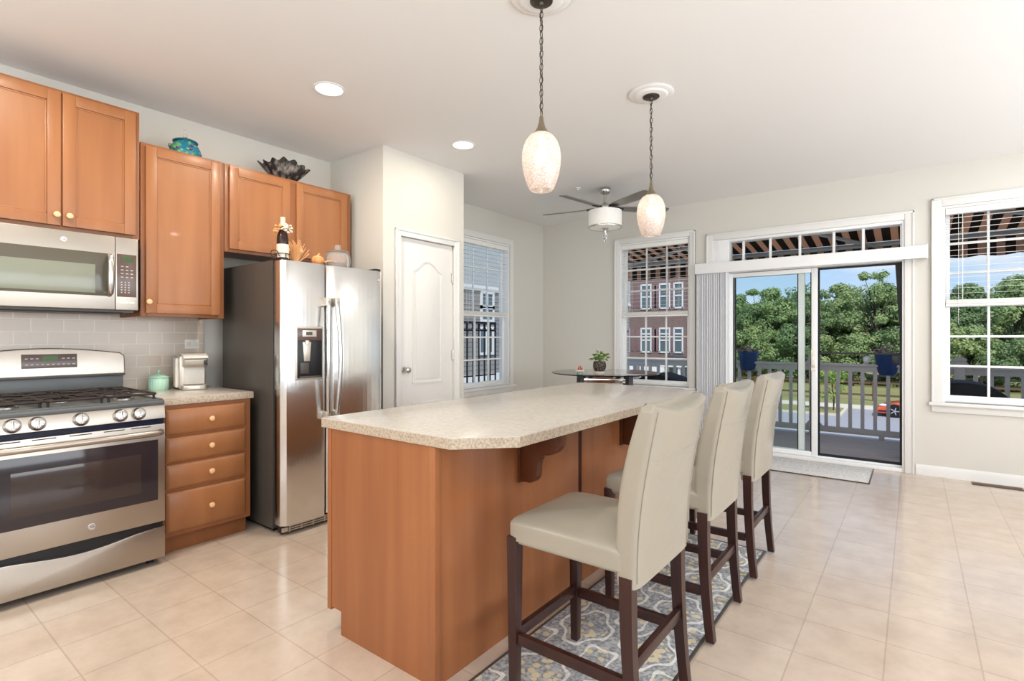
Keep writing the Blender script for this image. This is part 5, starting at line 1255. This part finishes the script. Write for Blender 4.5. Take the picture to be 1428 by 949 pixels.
# brick townhouses seen through the left window
BY = 34.6
HB = thing('brick_townhouse', (-21, BY, GZ), 'red brick townhouse row with white windows and mauve shutters', 'building')
B().box(-30, -11.94, BY, BY+9, -.35, 7.2).build('brick_wall', M_BRICK, HB)
B().box(-30, -11.94, BY+.05, BY+9, GZ, -.35).build('ground_storey', M_GREYSIDING, HB)
B().box(-30.2, -11.75, BY-.25, BY+9.2, 7.2, 7.5, .03).box(-30, -11.9, BY-.06, BY+.02, -.5, -.33).build('cornice', M_BWHITE, HB)
for zc0, zc1 in ((.32, 1.84), (3.3, 4.85)):
    for (xa, xb) in ((-16.75, -16.0), (-15.05, -14.4), (-13.72, -13.08), (-12.72, -12.2), (-18.5, -17.8), (-20.3, -19.6)):
        f = B()
        for (a, c, d, e_) in ((xa-.07, xa+.02, zc0-.08, zc1+.1), (xb-.02, xb+.07, zc0-.08, zc1+.1), (xa, xb, zc1-.02, zc1+.1), (xa-.09, xb+.09, zc0-.1, zc0), (xa, xb, (zc0+zc1)/2-.04, (zc0+zc1)/2+.04), (xa, xb, zc1-.38, zc1-.28)): f.box(a, c, BY-.06, BY+.02, d, e_)
        wf = f.build('window', M_BWHITE, HB); B().box(xa, xb, BY-.025, BY+.01, zc0, zc1).build('pane', M_BGLASS, wf)
        if xb-xa > .6:
            for sx in (xa-.40, xb+.10): B().box(sx, sx+.3, BY-.03, BY+.01, zc0, zc1, .005).build('shutter', M_SHUT, HB)
for xa in (-17.6, -15.2): 
    g = B().box(xa, xa+2.1, BY-.02, BY+.06, GZ, GZ+2.0, .01)
    for k in range(1, 4): g.box(xa+.02, xa+2.08, BY-.03, BY-.01, GZ+.5*k-.015, GZ+.5*k+.015)
    g.build('garage_door', M_BWHITE, HB)
b = B().prism([(-13.2, -.55), (-11.7, -.55), (-12.0, .02), (-12.7, .1)], 'y', BY-1.2, BY, .01); b.build('porch_roof', M_BROOF, HB)
B().box(-13.25, -11.65, BY-1.25, BY, -.66, -.55, .01).box(-13.0, -12.85, BY-1.15, BY-1.0, GZ, -.66).box(-12.1, -11.95, BY-1.15, BY-1.0, GZ, -.66).build('porch_posts', M_BWHITE, HB)

# neighbour seen through the side window
NH = thing('sided_house', (-14, 15, GZ), 'grey sided neighbouring house with white windows outside the side window', 'building')
NX = -12
B().box(NX-6, NX, 9, 26, GZ, 3.0).build('siding_wall', M_SIDING, NH)
B().box(NX-6, NX+.05, 9, 26, 3.0, 7.0).build('upper_wall', mat('pale_siding', srgb(182, 186, 184), .8), NH)
B().box(NX, NX+.08, 9, 26, 2.94, 3.06).box(NX, NX+.06, 12.6, 15.4, GZ, -.02).build('white_trim', M_BWHITE, NH)
for (ya, yb, za, zb) in ((13.97, 14.52, 2.35, 2.80), (13.97, 14.52, 1.9, 2.3), (13.85, 14.5, .74, 1.55), (11.6, 12.3, .74, 2.3), (16.2, 17.0, .74, 2.3)):
    f = B()
    for (a, c, d, e_) in ((ya-.09, ya, za-.09, zb+.09), (yb, yb+.09, za-.09, zb+.09), (ya, yb, zb, zb+.09), (ya, yb, za-.09, za), ((ya+yb)/2-.02, (ya+yb)/2+.02, za, zb)): f.box(NX-.02, NX+.05, a, c, d, e_)
    wf = f.build('window', M_BWHITE, NH); B().box(NX-.01, NX+.02, ya, yb, za, zb).build('pane', M_BGLASS, wf)
JR = thing('window_guard', (-4.45, 4.92, .62), 'black wrought iron guard with rings outside the side window', 'railing')
gx = -4.46
for z in (.66, .775, 1.355, 1.46): B().box(gx-.008, gx+.008, 4.42, 5.48, z-.009, z+.009).build('rail', M_BLACK, JR)
yy = 4.46
while yy < 5.48: B().box(gx-.008, gx+.008, yy-.008, yy+.008, .62, 1.46).build('picket', M_BLACK, JR); yy += .112
yy = 4.516
while yy < 5.45:
    B().tube([(gx, yy+.044*math.cos(2*PI*i/18), 1.4075+.044*math.sin(2*PI*i/18)) for i in range(18)], .006, 6, True).build('ring', M_BLACK, JR); yy += .112
for y in (4.44, 5.46): B().box(XL-T-.17, XL-T+.01, y-.012, y+.012, .655, .675).build('wall_bracket', M_BLACK, JR)
